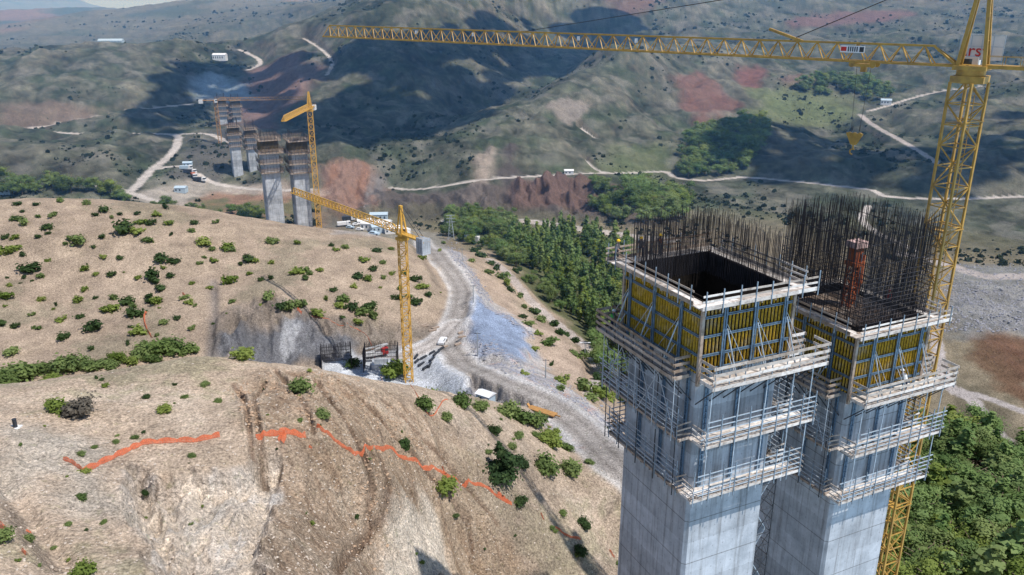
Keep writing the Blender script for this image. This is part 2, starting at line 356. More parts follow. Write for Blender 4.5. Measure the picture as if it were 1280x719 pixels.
def ground_mat():
    t = NT('ground_surface'); at = t.n('ShaderNodeAttribute', attribute_name='Col'); co = t.coord()
    n1 = t.noise(co, 1.7, 7, .68); n2 = t.noise(co, .16, 5, .6); n3 = t.noise(co, .035, 5, .6)
    vor = t.n('ShaderNodeTexVoronoi'); t.l(co, vor.inputs[0]); vor.inputs['Scale'].default_value = 2.1
    f1 = t.ramp(n1, [(.28, .62), (.5, .98), (.72, 1.34)])
    f2 = t.ramp(n2, [(.3, .78), (.7, 1.2)])
    f3 = t.ramp(n3, [(.3, .86), (.7, 1.14)])
    n6 = t.noise(co, 3.4, 6, .8); f6 = t.ramp(n6, [(.36, .62), (.5, 1.02), (.62, 1.36)])
    v2 = t.n('ShaderNodeTexVoronoi'); t.l(co, v2.inputs[0]); v2.inputs['Scale'].default_value = 1.15; clod_shade = t.ramp(v2.outputs[0], [(.08, .45), (.2, 1.0)])  # dark specks painted as the small shadows of clods
    st = t.ramp(vor.outputs[0], [(.10, 1.55), (.22, .92), (.4, 1.0)])
    c = t.mix(at.outputs['Color'], f1, 1.0, 'MULTIPLY'); c = t.mix(c, f2, 1.0, 'MULTIPLY'); c = t.mix(c, f3, 1.0, 'MULTIPLY'); c = t.mix(c, f6, 1.0, 'MULTIPLY'); c = t.mix(c, clod_shade, .7, 'MULTIPLY')
    rk = t.n('ShaderNodeMath', operation='MULTIPLY'); t.l(at.outputs['Alpha'], rk.inputs[0]); rk.inputs[1].default_value = .75
    c = t.mix(c, t.mix(c, st, 1.0, 'MULTIPLY'), rk.outputs[0])
    # small tufts of dry grass
    n5 = t.noise(co, .9, 6, .75); tf = t.ramp(n5, [(.58, 0.0), (.66, .55)])
    c = t.mix(c, t.mix(c, (.50, .58, .40), 1.0, 'MULTIPLY'), tf)
    t.base(c); t.rough(.95, .08)
    h = t.n('ShaderNodeMath', operation='ADD'); n4 = t.noise(co, .5, 8, .7); t.l(n4, h.inputs[0])
    h2 = t.n('ShaderNodeMath', operation='MULTIPLY'); t.l(n1, h2.inputs[0]); h2.inputs[1].default_value = .35; t.l(h2.outputs[0], h.inputs[1])
    bp = t.bump(h.outputs[0], 1.3, .8)
    bs = t.n('ShaderNodeMath', operation='MULTIPLY_ADD'); t.l(at.outputs['Alpha'], bs.inputs[0]); bs.inputs[1].default_value = .55; bs.inputs[2].default_value = .55
    t.l(bs.outputs[0], bp.inputs['Strength'])
    return t.m
# ------------------------------------------------------------------ object helpers
def prop(o, label=None, cat=None, group=None, kind=None):
    if label: o['label'] = label
    if cat: o['category'] = cat
    if group: o['group'] = group
    if kind: o['kind'] = kind
    return o
def np_mesh(name, V, faces4, mats, smooth=True, cols=None):
    """mesh from numpy arrays; faces4 (n,k) all of k corners"""
    me = bpy.data.meshes.new(name); V = np.asarray(V, np.float32); Fc = np.asarray(faces4, np.int32); k = Fc.shape[1]
    me.vertices.add(len(V)); me.vertices.foreach_set('co', V.ravel())
    me.loops.add(Fc.size); me.loops.foreach_set('vertex_index', Fc.ravel())
    me.polygons.add(len(Fc)); me.polygons.foreach_set('loop_start', np.arange(len(Fc), dtype=np.int32)*k)
    me.polygons.foreach_set('loop_total', np.full(len(Fc), k, np.int32))
    me.polygons.foreach_set('use_smooth', np.full(len(Fc), smooth))
    if cols is not None:
        a = me.color_attributes.new('Col', 'FLOAT_COLOR', 'POINT'); a.data.foreach_set('color', np.asarray(cols, np.float32).ravel())
    me.update(calc_edges=True)
    for m in (mats if isinstance(mats, (list, tuple)) else [mats]): me.materials.append(m)
    return me
def add(name, me, parent=None, loc=None):
    o = bpy.data.objects.new(name, me); C.objects.link(o)
    if parent: o.parent = parent
    if loc is not None: o.location = loc
    return o
# ------------------------------------------------------------------ terrain mesh
def build_terrain():
    az = np.linspace(-.93, .93, 1240)
    rr = np.exp(np.r_[np.linspace(math.log(22), math.log(140), 600), np.linspace(math.log(140), math.log(1100), 470)[1:], np.linspace(math.log(1100), math.log(14000), 190)[1:]])
    a, r = np.meshgrid(az, rr); x = np.sin(a)*r; y = np.cos(a)*r
    z = height(x, y)
    V = np.stack([x, y, z], -1)
    du = V[1:-1, 2:]-V[1:-1, :-2]; dv = V[2:, 1:-1]-V[:-2, 1:-1]
    N = np.zeros_like(V); N[1:-1, 1:-1] = np.cross(du, dv); N[0] = N[1]; N[-1] = N[-2]; N[:,0] = N[:,1]; N[:,-1] = N[:,-2]
    N /= np.linalg.norm(N, axis=-1, keepdims=True)+1e-9; nz = np.abs(N[..., 2])
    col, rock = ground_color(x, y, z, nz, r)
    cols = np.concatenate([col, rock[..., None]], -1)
    nr, nc = x.shape
    idx = np.arange(nr*nc).reshape(nr, nc)
    q = np.stack([idx[:-1,:-1], idx[1:,:-1], idx[1:,1:], idx[:-1,1:]], -1).reshape(-1, 4)[:, ::-1]
    # which sheet a face belongs to
    xc = x[:-1,:-1].ravel(); yc = y[:-1,:-1].ravel(); cls = np.zeros(len(xc), int)
    for k in ('haul', 'spur', 'lower', 'river', 'slope1', 'slope2', 'slope3', 'slope4', 'zig1', 'zig2', 'zig3', 'zig4', 'zig5', 'zig6', 'zig7', 'zig8', 'rb1', 'rb2', 'rb3'):
        d = dist_line(xc, yc, RL[k]); cls[(d < ROADS[k][1]) & (cls == 0)] = 1 if k == 'haul' else 2 if k == 'river' else 3
    rc = np.hypot(xc, yc)
    cls[(cls == 0) & (rc > 1150)] = 4
    m = ground_mat()
    for c, nm in enumerate(('ground', 'haul_road', 'river_road', 'dirt_tracks', 'distant_hills')):
        f = q[cls == c]; used = np.unique(f); mp = np.zeros(nr*nc, np.int32); mp[used] = np.arange(len(used))
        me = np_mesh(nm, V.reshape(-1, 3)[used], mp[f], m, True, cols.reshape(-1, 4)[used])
        me.normals_split_custom_set_from_vertices(N.reshape(-1, 3)[used].tolist()) if False else None
        prop(add(nm, me), kind='structure')
def blend(c, m, k): return c*(1-m[..., None])+np.array(k)*m[..., None]
def ground_color(x, y, z, nz, r):
    n1 = fbm(x, y, 30, 5, 101); n2 = fbm(x, y, 9, 5, 111); n3 = fbm(x, y, 140, 4, 121); n4 = fbm(x, y, 3, 4, 131)
    tan = np.array([.44, .345, .26]); 
    c = np.ones(x.shape+(3,))*tan
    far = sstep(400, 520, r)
    c = blend(c, far*.95, (.088, .100, .072))  # far base tone kept dark: thin cloud shade is put into the colour
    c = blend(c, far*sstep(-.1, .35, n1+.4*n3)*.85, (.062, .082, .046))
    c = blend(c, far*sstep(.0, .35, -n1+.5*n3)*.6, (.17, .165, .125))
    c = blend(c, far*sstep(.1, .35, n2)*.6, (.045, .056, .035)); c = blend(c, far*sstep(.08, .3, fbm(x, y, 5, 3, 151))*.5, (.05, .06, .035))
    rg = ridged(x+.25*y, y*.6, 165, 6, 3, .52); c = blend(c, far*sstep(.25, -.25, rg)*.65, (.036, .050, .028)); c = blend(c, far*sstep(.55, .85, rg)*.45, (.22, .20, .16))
    near = 1-sstep(150, 190, r)
    c = blend(c, near*sstep(-.1, .4, n2)*.5, (.41, .32, .235))
    c = blend(c, near*sstep(.0, .4, -n2+.3*n4)*.5, (.46, .38, .30))
    c = blend(c, near*sstep(.05, .35, n1+.5*n4)*.55, (.23, .215, .13))
    mid = (1-near)*(1-far)
    c = blend(c, mid*.5, (.27, .205, .15)); c = blend(c, mid*sstep(-.2, .35, n2+.3*n4)*.5, (.28, .215, .165))
    c = blend(c, mid*sstep(.1, .35, n1+.3*n4)*.45, (.20, .185, .125))
    c = blend(c, mid*sstep(.05, .35, -n1+.3*n4)*.4, (.38, .30, .22))
    steep = sstep(.86, .62, nz)
    c = blend(c, steep*.55, (.24, .19, .15))
    g2 = ridged(x*.9-.35*y, y*.7+.2*x, 58, 5, 13, .55); fd = fbm(x, y, 13, 5, 161, .6); fe = fbm(x*1.0+.4*y, y*.35, 22, 4, 163)
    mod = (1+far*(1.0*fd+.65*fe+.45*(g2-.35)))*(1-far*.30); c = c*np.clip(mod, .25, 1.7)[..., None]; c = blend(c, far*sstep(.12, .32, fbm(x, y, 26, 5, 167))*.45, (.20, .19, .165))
    big = sstep(1200, 2200, r); c = blend(c, big*.7, (.17, .155, .115)); c = blend(c, big*sstep(0, .3, fbm(x, y, 220, 5, 71))*.75, (.06, .08, .055)); c = blend(c, big*sstep(.1, .3, fbm(x, y, 500, 4, 73))*.5, (.26, .14, .11))
    rock = np.clip(.25+.4*steep+.15*n2, 0, 1)
    def A(nm, soft, colr, k=1.0, rk=None):
        nonlocal c, rock
        m = area(x, y, AREAS[nm], soft)*k; c = blend(c, m, colr)
        if rk is not None: rock = rock*(1-m)+rk*m
        return m
    A('redbank', 2, (.40, .305, .235), .8)
    A('gravel', 3, (.46, .44, .43), .85, .7); 
    m = area(x, y, AREAS['gravel'], 3); c = blend(c, m*sstep(.0, .3, n2)*.7, (.30, .29, .32)); c = blend(c, m*sstep(.1, .35, n4+.3*n1)*.6, (.44, .27, .22))
    c = blend(c, m*sstep(.1, .3, fbm(x+y, (x-y)*.3, 5, 4, 171))*.6, (.55, .52, .50))
    A('fan', 2.0, (.24, .29, .39), 1.0, .35)
    m = area(x, y, AREAS['fan'], 2); c = blend(c, m*sstep(-.05, .35, fbm(x*1.0, y*.35, 5, 4, 91))*.5, (.17, .20, .27))
    A('gully_rock', 3, (.215, .18, .15), .85, 1.0)
    m = area(x, y, AREAS['gully_rock'], 3); c = blend(c, m*sstep(0, .3, fbm(x, y*.4, 5, 4, 97))*.6, (.36, .29, .235))
    A('rock_blue', 3, (.16, .165, .18), .9, 1.0)
    m = area(x, y, AREAS['rock_blue'], 3); c = blend(c, m*sstep(.05, .3, fbm(x*.8, y*.3, 6, 4, 98))*.8, (.42, .42, .43))
    A('pit', 1.5, (.50, .52, .55), 1.0, .4); m = area(x, y, AREAS['pit'], 1.5); c = blend(c, m*sstep(0, .3, n2)*.5, (.36, .38, .42))
    A('brown', 4, (.46, .34, .24), .7, 1.0)
    m = area(x, y, AREAS['brown'], 4); c = blend(c, m*sstep(.0, .3, fbm(x, y, 4, 5, 95))*.6, (.33, .225, .145)); c = blend(c, m*sstep(.1, .35, fbm(x, y, 5, 5, 96))*.6, (.52, .42, .32)); c = blend(c, m*sstep(.05, .3, fbm((x+y)*1.6, (x-y)*.3, 2.5, 4, 93))*.5, (.25, .165, .11))
    A('cliff', 1.3, (.70, .615, .53), .97, 1.0)
    m = area(x, y, AREAS['cliff'], 1.6); st = fbm(x*2.2+y*.2, y*.5, 4, 5, 99); c = blend(c, m*sstep(.05, .25, st)*.8, (.80, .78, .745)); c = blend(c, m*sstep(.1, .35, -st)*.45, (.48, .36, .26)); c = blend(c, m*sstep(.12, .3, fbm(x*3+y*.6, y*.5, 2.2, 4, 94))*.35, (.36, .27, .20))
    A('cliff2', 1.2, (.56, .42, .30), .7, 1.0)
    m = area(x, y, AREAS['cliff'], 1.0); c = blend(c, m*(.35+.5*sstep(-.25, .15, fbm(x*1.6, y*.6, 3.5, 4, 221))), (.84, .71, .57)); c = blend(c, m*sstep(.15, .3, fbm(x*1.4, y*.7, 5, 3, 223))*.35, (.66, .63, .58))
    A('white2', 1.4, (.80, .70, .58), .9, 1.0); A('white3', 2.5, (.56, .50, .42), .65, 1.0)
    A('red1', 6, (.25, .155, .12), .9, .6); m = area(x, y, AREAS['red1'], 5); c = blend(c, m*sstep(.0, .25, fbm(x, y*.3, 25, 4, 61))*.9, (.17, .16, .155)); c = blend(c, m*sstep(.1, .3, fbm(x, y*.3, 18, 4, 63))*.7, (.25, .135, .09))
    A('red2', 6, (.34, .20, .14), .7, .5); m = area(x, y, AREAS['red2'], 5); c = blend(c, m*sstep(-.1, .2, fbm(x, y, 30, 4, 62))*.8, (.12, .13, .065))
    A('red3', 7, (.165, .085, .07), .8); A('red4', 7, (.17, .08, .068), .85); A('red5', 3, (.20, .085, .06), .95, .6); A('red6', 9, (.16, .085, .075), .75); A('red7', 6, (.17, .10, .085), .6); A('red8', 12, (.17, .10, .085), .7)
    A('red9', 12, (.21, .13, .12), .75)
    A('green1', 10, (.125, .15, .07), .75); A('green2', 10, (.12, .14, .065), .6); A('field', 3, (.235, .205, .18), .9); A('dark1', 8, (.10, .095, .09), .75); A('pinkband', 8, (.18, .135, .11), .7)
    A('works', 6, (.36, .32, .28), .8); A('yard', 3, (.40, .37, .35), .8); A('quarry', 5, (.34, .34, .36), .92, .9)
    m = area(x, y, AREAS['quarry'], 5); c = blend(c, m*sstep(0, .3, n2)*.6, (.23, .235, .26)); A('quarry2', 9, (.26, .32, .37), .9, .8)
    A('scar1', 5, (.32, .265, .22), .9, .8); A('scar2', 5, (.085, .07, .065), .9, .8); A('cut1', 5, (.12, .10, .09), .9, .9); A('cut2', 5, (.15, .095, .08), .85, .9)
    A('bank', 1.2, (.115, .12, .15), .95, .8)
    A('wood', 5, (.085, .10, .045), .9); A('darksoil', 4, (.13, .10, .085), .8)
    val = 1-sstep(-122.0, -118, z); c = blend(c, val*(r < 500)*.5, (.10, .10, .055))
    # roads
    for k, (P, w, a, b) in ROADS.items():
        d = dist_line(x, y, RL[k]); m = 1-sstep(w*.75, w*1.25, d+fbm(x, y, w*1.6, 3, 55)*w*.5)
        colr = (.33, .30, .275) if k == 'haul' else (.42, .36, .32) if k in ('river', 'lower', 'rb1', 'rb2') else (.44, .40, .37)
        if k in ('slope2', 'rb1', 'rb2', 'rb3'): colr = (.36, .32, .30)
        c = blend(c, m, colr)
        if k in ('haul', 'river', 'spur'):
            for off in (w*.45, ): c = blend(c, m*np.exp(-((d-off)/(w*.16))**2)*.6, (.22, .195, .175))
            c = blend(c, np.exp(-((d-w*1.15)/(w*.22))**2)*.6, (.60, .58, .56))
        rock = rock*(1-m)+.1*m
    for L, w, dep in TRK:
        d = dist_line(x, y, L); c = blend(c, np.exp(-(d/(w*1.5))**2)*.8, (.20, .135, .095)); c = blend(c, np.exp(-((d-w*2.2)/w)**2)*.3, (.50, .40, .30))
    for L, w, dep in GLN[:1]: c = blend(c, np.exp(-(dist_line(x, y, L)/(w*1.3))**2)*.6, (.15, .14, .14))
    return np.clip(c*(1+.13*n4[..., None]), .01, .9), np.clip(rock, 0, 1)
def ground_at(x, y):
    return float(height(np.array([[float(x)]]), np.array([[float(y)]]))[0, 0])
build_terrain()
# ------------------------------------------------------------------ daylight and haze
SUN_AZ, SUN_EL = R(121), R(60)
sd = Vector((math.sin(SUN_AZ)*math.cos(SUN_EL), math.cos(SUN_AZ)*math.cos(SUN_EL), math.sin(SUN_EL)))
sl = bpy.data.lights.new('sun', 'SUN'); sl.energy = 5.0; sl.angle = R(.5); sl.color = (1, .95, .89)
so = bpy.data.objects.new('sun', sl); C.objects.link(so); so.rotation_euler = sd.to_track_quat('Z', 'Y').to_euler(); so.location = (200, -50, 300)
w = bpy.data.worlds.new('World'); bpy.context.scene.world = w; w.use_nodes = True
wt = w.node_tree; bg = wt.nodes['Background']; sk = wt.nodes.new('ShaderNodeTexSky'); sk.sky_type = 'NISHITA'
sk.sun_disc = False; sk.sun_elevation = SUN_EL; sk.sun_rotation = SUN_AZ; sk.dust_density = .5; sk.altitude = 900; sk.ozone_density = 1.5
tc = wt.nodes.new('ShaderNodeTexCoord'); sx = wt.nodes.new('ShaderNodeSeparateXYZ'); cx = wt.nodes.new('ShaderNodeCombineXYZ'); mxn = wt.nodes.new('ShaderNodeMath'); mxn.operation = 'MAXIMUM'; mxn.inputs[1].default_value = .10
wt.links.new(tc.outputs['Generated'], sx.inputs[0]); wt.links.new(sx.outputs[0], cx.inputs[0]); wt.links.new(sx.outputs[1], cx.inputs[1]); wt.links.new(sx.outputs[2], mxn.inputs[0]); wt.links.new(mxn.outputs[0], cx.inputs[2]); wt.links.new(cx.outputs[0], sk.inputs['Vector'])
wt.links.new(sk.outputs[0], bg.inputs[0]); bg.inputs[1].default_value = .145
sc = bpy.context.scene; sc.view_settings.view_transform = 'Standard'; sc.view_settings.look = 'None'; sc.view_settings.exposure = 0
sc.render.engine = 'CYCLES'; sc.cycles.use_denoising = True; sc.cycles.volume_step_rate = 1; sc.cycles.max_bounces = 5; sc.cycles.volume_bounces = 0
sc.cycles.diffuse_bounces = 3; sc.cycles.glossy_bounces = 2; sc.cycles.transparent_max_bounces = 8
def haze():
    X0, X1, Y0, Y1, Z0, Z1 = -9000, 9000, 250, 9000, -160, 130
    V = [(x, y, z) for z in (Z0, Z1) for y in (Y0, Y1) for x in (X0, X1)]
    Fc = [(0,2,3,1),(4,5,7,6),(0,1,5,4),(2,6,7,3),(0,4,6,2),(1,3,7,5)]
    m = bpy.data.materials.new('valley_haze'); m.use_nodes = True; t = m.node_tree; t.nodes.clear()
    o = t.nodes.new('ShaderNodeOutputMaterial'); s = t.nodes.new('ShaderNodeVolumeScatter')
    s.inputs['Color'].default_value = (.22, .52, 1.0, 1); s.inputs['Density'].default_value = HAZE; s.inputs['Anisotropy'].default_value = 0.0
    t.links.new(s.outputs[0], o.inputs['Volume'])
    try: m.cycles.homogeneous_volume = True
    except Exception: pass
    ob = add('haze', np_mesh('haze', V, Fc, m, False)); prop(ob, kind='structure')
HAZE = .00028
haze()
# ------------------------------------------------------------------ mesh builder
class MB:
    def __init__(s): s.v = []; s.f = []; s.mi = []
    def quad(s, pts, mi=0):
        n = len(s.v); s.v += [tuple(p) for p in pts]; s.f.append(tuple(range(n, n+len(pts)))); s.mi.append(mi)
    def box(s, x0, x1, y0, y1, z0, z1, mi=0):
        n = len(s.v); s.v += [(x, y, z) for z in (z0, z1) for y in (y0, y1) for x in (x0, x1)]
        for q in ((0,2,3,1),(4,5,7,6),(0,1,5,4),(2,6,7,3),(0,4,6,2),(1,3,7,5)): s.f.append(tuple(n+i for i in q)); s.mi.append(mi)
    def bar(s, a, b, w=.1, h=None, mi=0, up=(0,0,1)):
        """square bar between two points"""
        a = Vector(a); b = Vector(b); d = b-a; h = h or w
        if d.length < 1e-6: return
        d.normalize(); u = Vector(up)
        if abs(d.dot(u)) > .98: u = Vector((1, 0, 0))
        sx = d.cross(u).normalized()*w/2; sy = sx.cross(d).normalized()*h/2; n = len(s.v)
        for p in (a, b): s.v += [tuple(p-sx-sy), tuple(p+sx-sy), tuple(p+sx+sy), tuple(p-sx+sy)]
        for q in ((0,1,2,3),(7,6,5,4),(0,4,5,1),(1,5,6,2),(2,6,7,3),(3,7,4,0)): s.f.append(tuple(n+i for i in q)); s.mi.append(mi)
    def tube(s, a, b, r0, r1=None, n=8, mi=0, caps=True):
        a = Vector(a); b = Vector(b); r1 = r0 if r1 is None else r1; d = (b-a).normalized(); u = Vector((0,0,1)) if abs(d.z) < .95 else Vector((1,0,0))
        p = d.cross(u).normalized(); q = d.cross(p); k = len(s.v)
        for c, r in ((a, r0), (b, r1)):
            for i in range(n): t = 2*math.pi*i/n; s.v.append(tuple(c+p*r*math.cos(t)+q*r*math.sin(t)))
        for i in range(n): j = (i+1) % n; s.f.append((k+i, k+j, k+n+j, k+n+i)); s.mi.append(mi)
        if caps: s.f.append(tuple(k+i for i in range(n))[::-1]); s.f.append(tuple(k+n+i for i in range(n))); s.mi += [mi, mi]
    def mesh(s, name, mats, smooth=False, recalc=True):
        me = bpy.data.meshes.new(name); me.from_pydata(s.v, [], s.f)
        for m in (mats if isinstance(mats, (list, tuple)) else [mats]): me.materials.append(m)
        if any(s.mi): me.polygons.foreach_set('material_index', s.mi)
        if recalc:
            bm = bmesh.new(); bm.from_mesh(me); bmesh.ops.recalc_face_normals(bm, faces=bm.faces); bm.to_mesh(me); bm.free()
        if smooth: me.polygons.foreach_set('use_smooth', [True]*len(me.polygons))
        return me
    def put(s, name, mats, parent=None, loc=None, smooth=False): return add(name, s.mesh(name, mats, smooth), parent, loc)
def empty(name, loc, rz=0.0, **k):
    o = bpy.data.objects.new(name, None); C.objects.link(o); o.location = loc; o.rotation_euler = (0, 0, rz); o.empty_display_size = .5
    prop(o, k.get('label'), k.get('cat'), k.get('group')); return o
def kids(o): return [c for c in bpy.data.objects if c.parent == o]
def copy_tree(o, parent=None, tree=None):
    c = o.copy(); C.objects.link(c)
    if parent is not None: c.parent = parent; c.matrix_parent_inverse = o.matrix_parent_inverse
    for ch in (tree or {}).get(o.name, []): copy_tree(ch, c, tree)
    return c
def tree_of(root):
    t = {}
    for o in bpy.data.objects:
        if o.parent: t.setdefault(o.parent.name, []).append(o)
    return t
def GZ(xs, ys): return height(np.array(xs, float).reshape(1, -1), np.array(ys, float).reshape(1, -1))[0]
def at_ground(u, v, y0=30, y1=14000): return ray_ground(u, v, base_h, y0, y1)
# ------------------------------------------------------------------ leaves
def leaf_mat(name, dark, light, tip):
    t = NT(name); co = t.coord(); oi = t.n('ShaderNodeObjectInfo'); gi = t.n('ShaderNodeNewGeometry')
    n = t.noise(co, 1.1, 3, .6); n2 = t.noise(co, 4.0, 2, .6)
    c = t.mix(dark, light, t.ramp(n, [(.35, 0.0), (.65, 1.0)])); c = t.mix(c, tip, t.ramp(n2, [(.52, 0.0), (.72, .8)]))
    rq = t.n('ShaderNodeMath', operation='MULTIPLY'); t.l(oi.outputs['Random'], rq.inputs[0]); rq.inputs[1].default_value = 7.31; rf = t.n('ShaderNodeMath', operation='FRACT'); t.l(rq.outputs[0], rf.inputs[0])
    rh = t.n('ShaderNodeMath', operation='MULTIPLY'); t.l(rf.outputs[0], rh.inputs[0]); rh.inputs[1].default_value = .65
    c = t.mix(c, tip, rh.outputs[0]); c = t.mix(c, t.mix(c, (.58, .68, .55), 1.0, 'MULTIPLY'), oi.outputs['Random'])
    t.base(c); t.rough(.7, .15)
    tr = t.n('ShaderNodeBsdfTranslucent'); t.l(c, tr.inputs[0]); ms = t.n('ShaderNodeMixShader'); ms.inputs[0].default_value = .4
    t.l(t.b.outputs[0], ms.inputs[1]); t.l(tr.outputs[0], ms.inputs[2]); t.l(ms.outputs[0], t.out.inputs[0])
    return t.m
LEAF = {
 'bush': leaf_mat('bush_leaves', (.085, .13, .045), (.20, .27, .09), (.30, .36, .13)),
 'lime': leaf_mat('lime_leaves', (.12, .17, .035), (.27, .34, .075), (.38, .42, .12)),
 'dark': leaf_mat('dark_leaves', (.025, .052, .022), (.06, .11, .04), (.11, .16, .055)),
 'poplar': leaf_mat('poplar_leaves', (.09, .16, .055), (.22, .32, .11), (.34, .43, .16)),
 'grey': leaf_mat('grey_leaves', (.09, .08, .065), (.18, .16, .13), (.26, .23, .18)),
 'broad': leaf_mat('broad_leaves', (.08, .14, .05), (.20, .28, .10), (.33, .39, .15)),
 'far': leaf_mat('far_scrub_leaves', (.028, .042, .028), (.055, .072, .042), (.08, .095, .05)),
}
BARK = simple('bark', (.16, .12, .09), .9, .1, var=.3, scale=6)
_rs = np.random.RandomState(5)
def leaf_cloud(cent, rad, n, size, rs, shell=.55, flat=0.0):
    """n leaf-sized quads inside/around a set of lobes; returns V, F"""
    cent = np.array(cent, float); rad = np.array(rad, float); k = rs.randint(0, len(cent), n)
    d = rs.normal(size=(n, 3)); d /= np.linalg.norm(d, axis=1, keepdims=True)
    rr = shell+(1-shell)*rs.rand(n)**.6; rr *= 1+.28*rs.normal(size=n)
    p = cent[k]+d*rad[k]*rr[:, None]
    nrm = d*.9+rs.normal(size=(n, 3))*.38; nrm[:, 2] += .5; nrm /= np.linalg.norm(nrm, axis=1, keepdims=True)
    t = np.cross(nrm, rs.normal(size=(n, 3))); t /= np.linalg.norm(t, axis=1, keepdims=True)+1e-9; b = np.cross(nrm, t)
    s = size*(.6+.8*rs.rand(n))[:, None]
    V = np.stack([p-t*s-b*s*.6, p+t*s*.3-b*s, p+t*s+b*s*.6, p-t*s*.4+b*s], 1).reshape(-1, 3)
    return V, np.arange(4*n).reshape(-1, 4)
def core(cent, rad, k=.62):
    """dark inner lobes so crowns are not see-through everywhere"""
    bm = bmesh.new()
    for c, r in zip(cent, rad):
        m = Matrix.Translation(c) @ Matrix.Diagonal((*(np.array(r)*k), 1)); bmesh.ops.create_icosphere(bm, subdivisions=1, radius=1, matrix=m)
    V = np.array([v.co[:] for v in bm.verts]); Fc = np.array([[v.index for v in f.verts] for f in bm.faces]); bm.free()
    V += _rs.normal(size=V.shape)*.05*np.mean(rad)
    return V, Fc
def crown_mesh(name, cent, rad, n, size, mat, rs, shell=.55, k=.6):
    V, Q = leaf_cloud(cent, rad, n, size, rs, shell); cv, cf = core(cent, rad, k)
    cv4 = np.c_[cf, cf[:, 2]]
    me = bpy.data.meshes.new(name); nv = len(V)
    faces = [tuple(q) for q in Q.tolist()]+[tuple(nv+i for i in f) for f in cf.tolist()]
    me.from_pydata(np.vstack([V, cv]).tolist(), [], faces); me.materials.append(mat); me.update(); return me
def lobes_bush(rs, n=6, w=1.0, h=1.0):
    c = []; r = []
    for i in range(n):
        a = rs.rand()*6.28; q = rs.rand()**.5*.55*w; c.append((q*math.cos(a), q*math.sin(a), h*(.28+.38*rs.rand()))); s = .30+.24*rs.rand(); r.append((s*w, s*w, s*h*.9))
    c.append((0, 0, h*.4)); r.append((.5*w, .5*w, .42*h)); return c, r
def trunk_mesh(name, h, r, limbs, rs, spread=.35):
    m = MB(); m.tube((0, 0, -.6), (0.02*h, 0, h*.55), r, r*.6, 7); m.tube((0.02*h, 0, h*.55), (0, .02*h, h*.85), r*.6, r*.2, 6)
    for i in range(limbs):
        a = rs.rand()*6.28; z = h*(.25+.4*rs.rand()); m.tube((0.01*h, 0, z), (math.cos(a)*h*spread*.6, math.sin(a)*h*spread*.6, z+h*.25), r*.4, r*.12, 5)
    return m.mesh(name, BARK, True)
rs = np.random.RandomState(11)
BUSH = {}
for kind in ('bush', 'lime', 'dark', 'grey'):
    BUSH[kind] = []
    for i in range(4):
        c, r = lobes_bush(rs, 6+i); BUSH[kind].append(crown_mesh('bush_crown', c, r, 900, .075, LEAF[kind], rs, .35, .48))
LOWB = []
for kind in ('bush', 'lime', 'dark'):
    for i in range(3):
        c, r = lobes_bush(rs, 4+i); LOWB.append(crown_mesh('shrub', c, r, 260, .11, LEAF[kind], rs, .35, .45))
POP = []
for i in range(5):
    c = [(.03*rs.normal(), .03*rs.normal(), .16+.78*j/7) for j in range(8)]; wv = [.05, .08, .095, .098, .095, .085, .07, .045]
    r = [(q*(.75+.6*rs.rand()), q*(.75+.6*rs.rand()), .12) for q in wv]
    POP.append(crown_mesh('poplar_crown', c, r, 420, .032, LEAF[('poplar', 'poplar', 'bush', 'broad', 'lime')[i]], rs, .5, .7))
POPT = trunk_mesh('poplar_trunk', 1.0, .018, 2, rs, .12)
BRD = []
for kind in ('bush', 'poplar', 'broad', 'lime', 'bush'):
    c = []; r = []
    for j in range(11):
        a = rs.rand()*6.28; q = rs.rand()**.5*.36; z = .34+.5*rs.rand(); c.append((q*math.cos(a), q*math.sin(a), z)); s = .13+.11*rs.rand(); r.append((s, s, s*.85))
    c.append((0, 0, .6)); r.append((.3, .3, .28))
    BRD.append(crown_mesh('broad_crown', c, r, 2600, .0175, LEAF[kind], rs, .45, .62))
BRDT = trunk_mesh('broad_trunk', 1.0, .035, 5, rs, .45)
def plant_tree(name, x, y, z, hgt, crown, trunk, width=1.0, **k):
    e = empty(name, (x, y, z), rs.rand()*6.28, **k); s = (hgt*width, hgt*width, hgt); e.scale = s
    add('crown', crown, e); add('trunk', trunk, e); return e
def shrub_at(pts, group, label, name='shrub', meshes=None, y0=30, y1=14000, jit=.33, cat='shrub'):
    XY = [at_ground(u, v, y0, y1) for u, v, wpx in pts]; zs = GZ([p[0] for p in XY], [p[1] for p in XY])
    for (u, v, wpx), (x, y), z in zip(pts, XY, zs):
        depth = y*CP-z*SP; wd = wpx*depth/F/1.35; o = add(name, meshes[rs.randint(len(meshes))]); o.location = (x, y, z-.06*wd)
        q = 1+jit*rs.normal(); o.scale = (wd*q, wd, wd*(.68+.18*rs.rand())*(1 if rs.rand() < .8 else 1.25)); o.rotation_euler = (0, 0, rs.rand()*6.28); prop(o, label, cat, group)
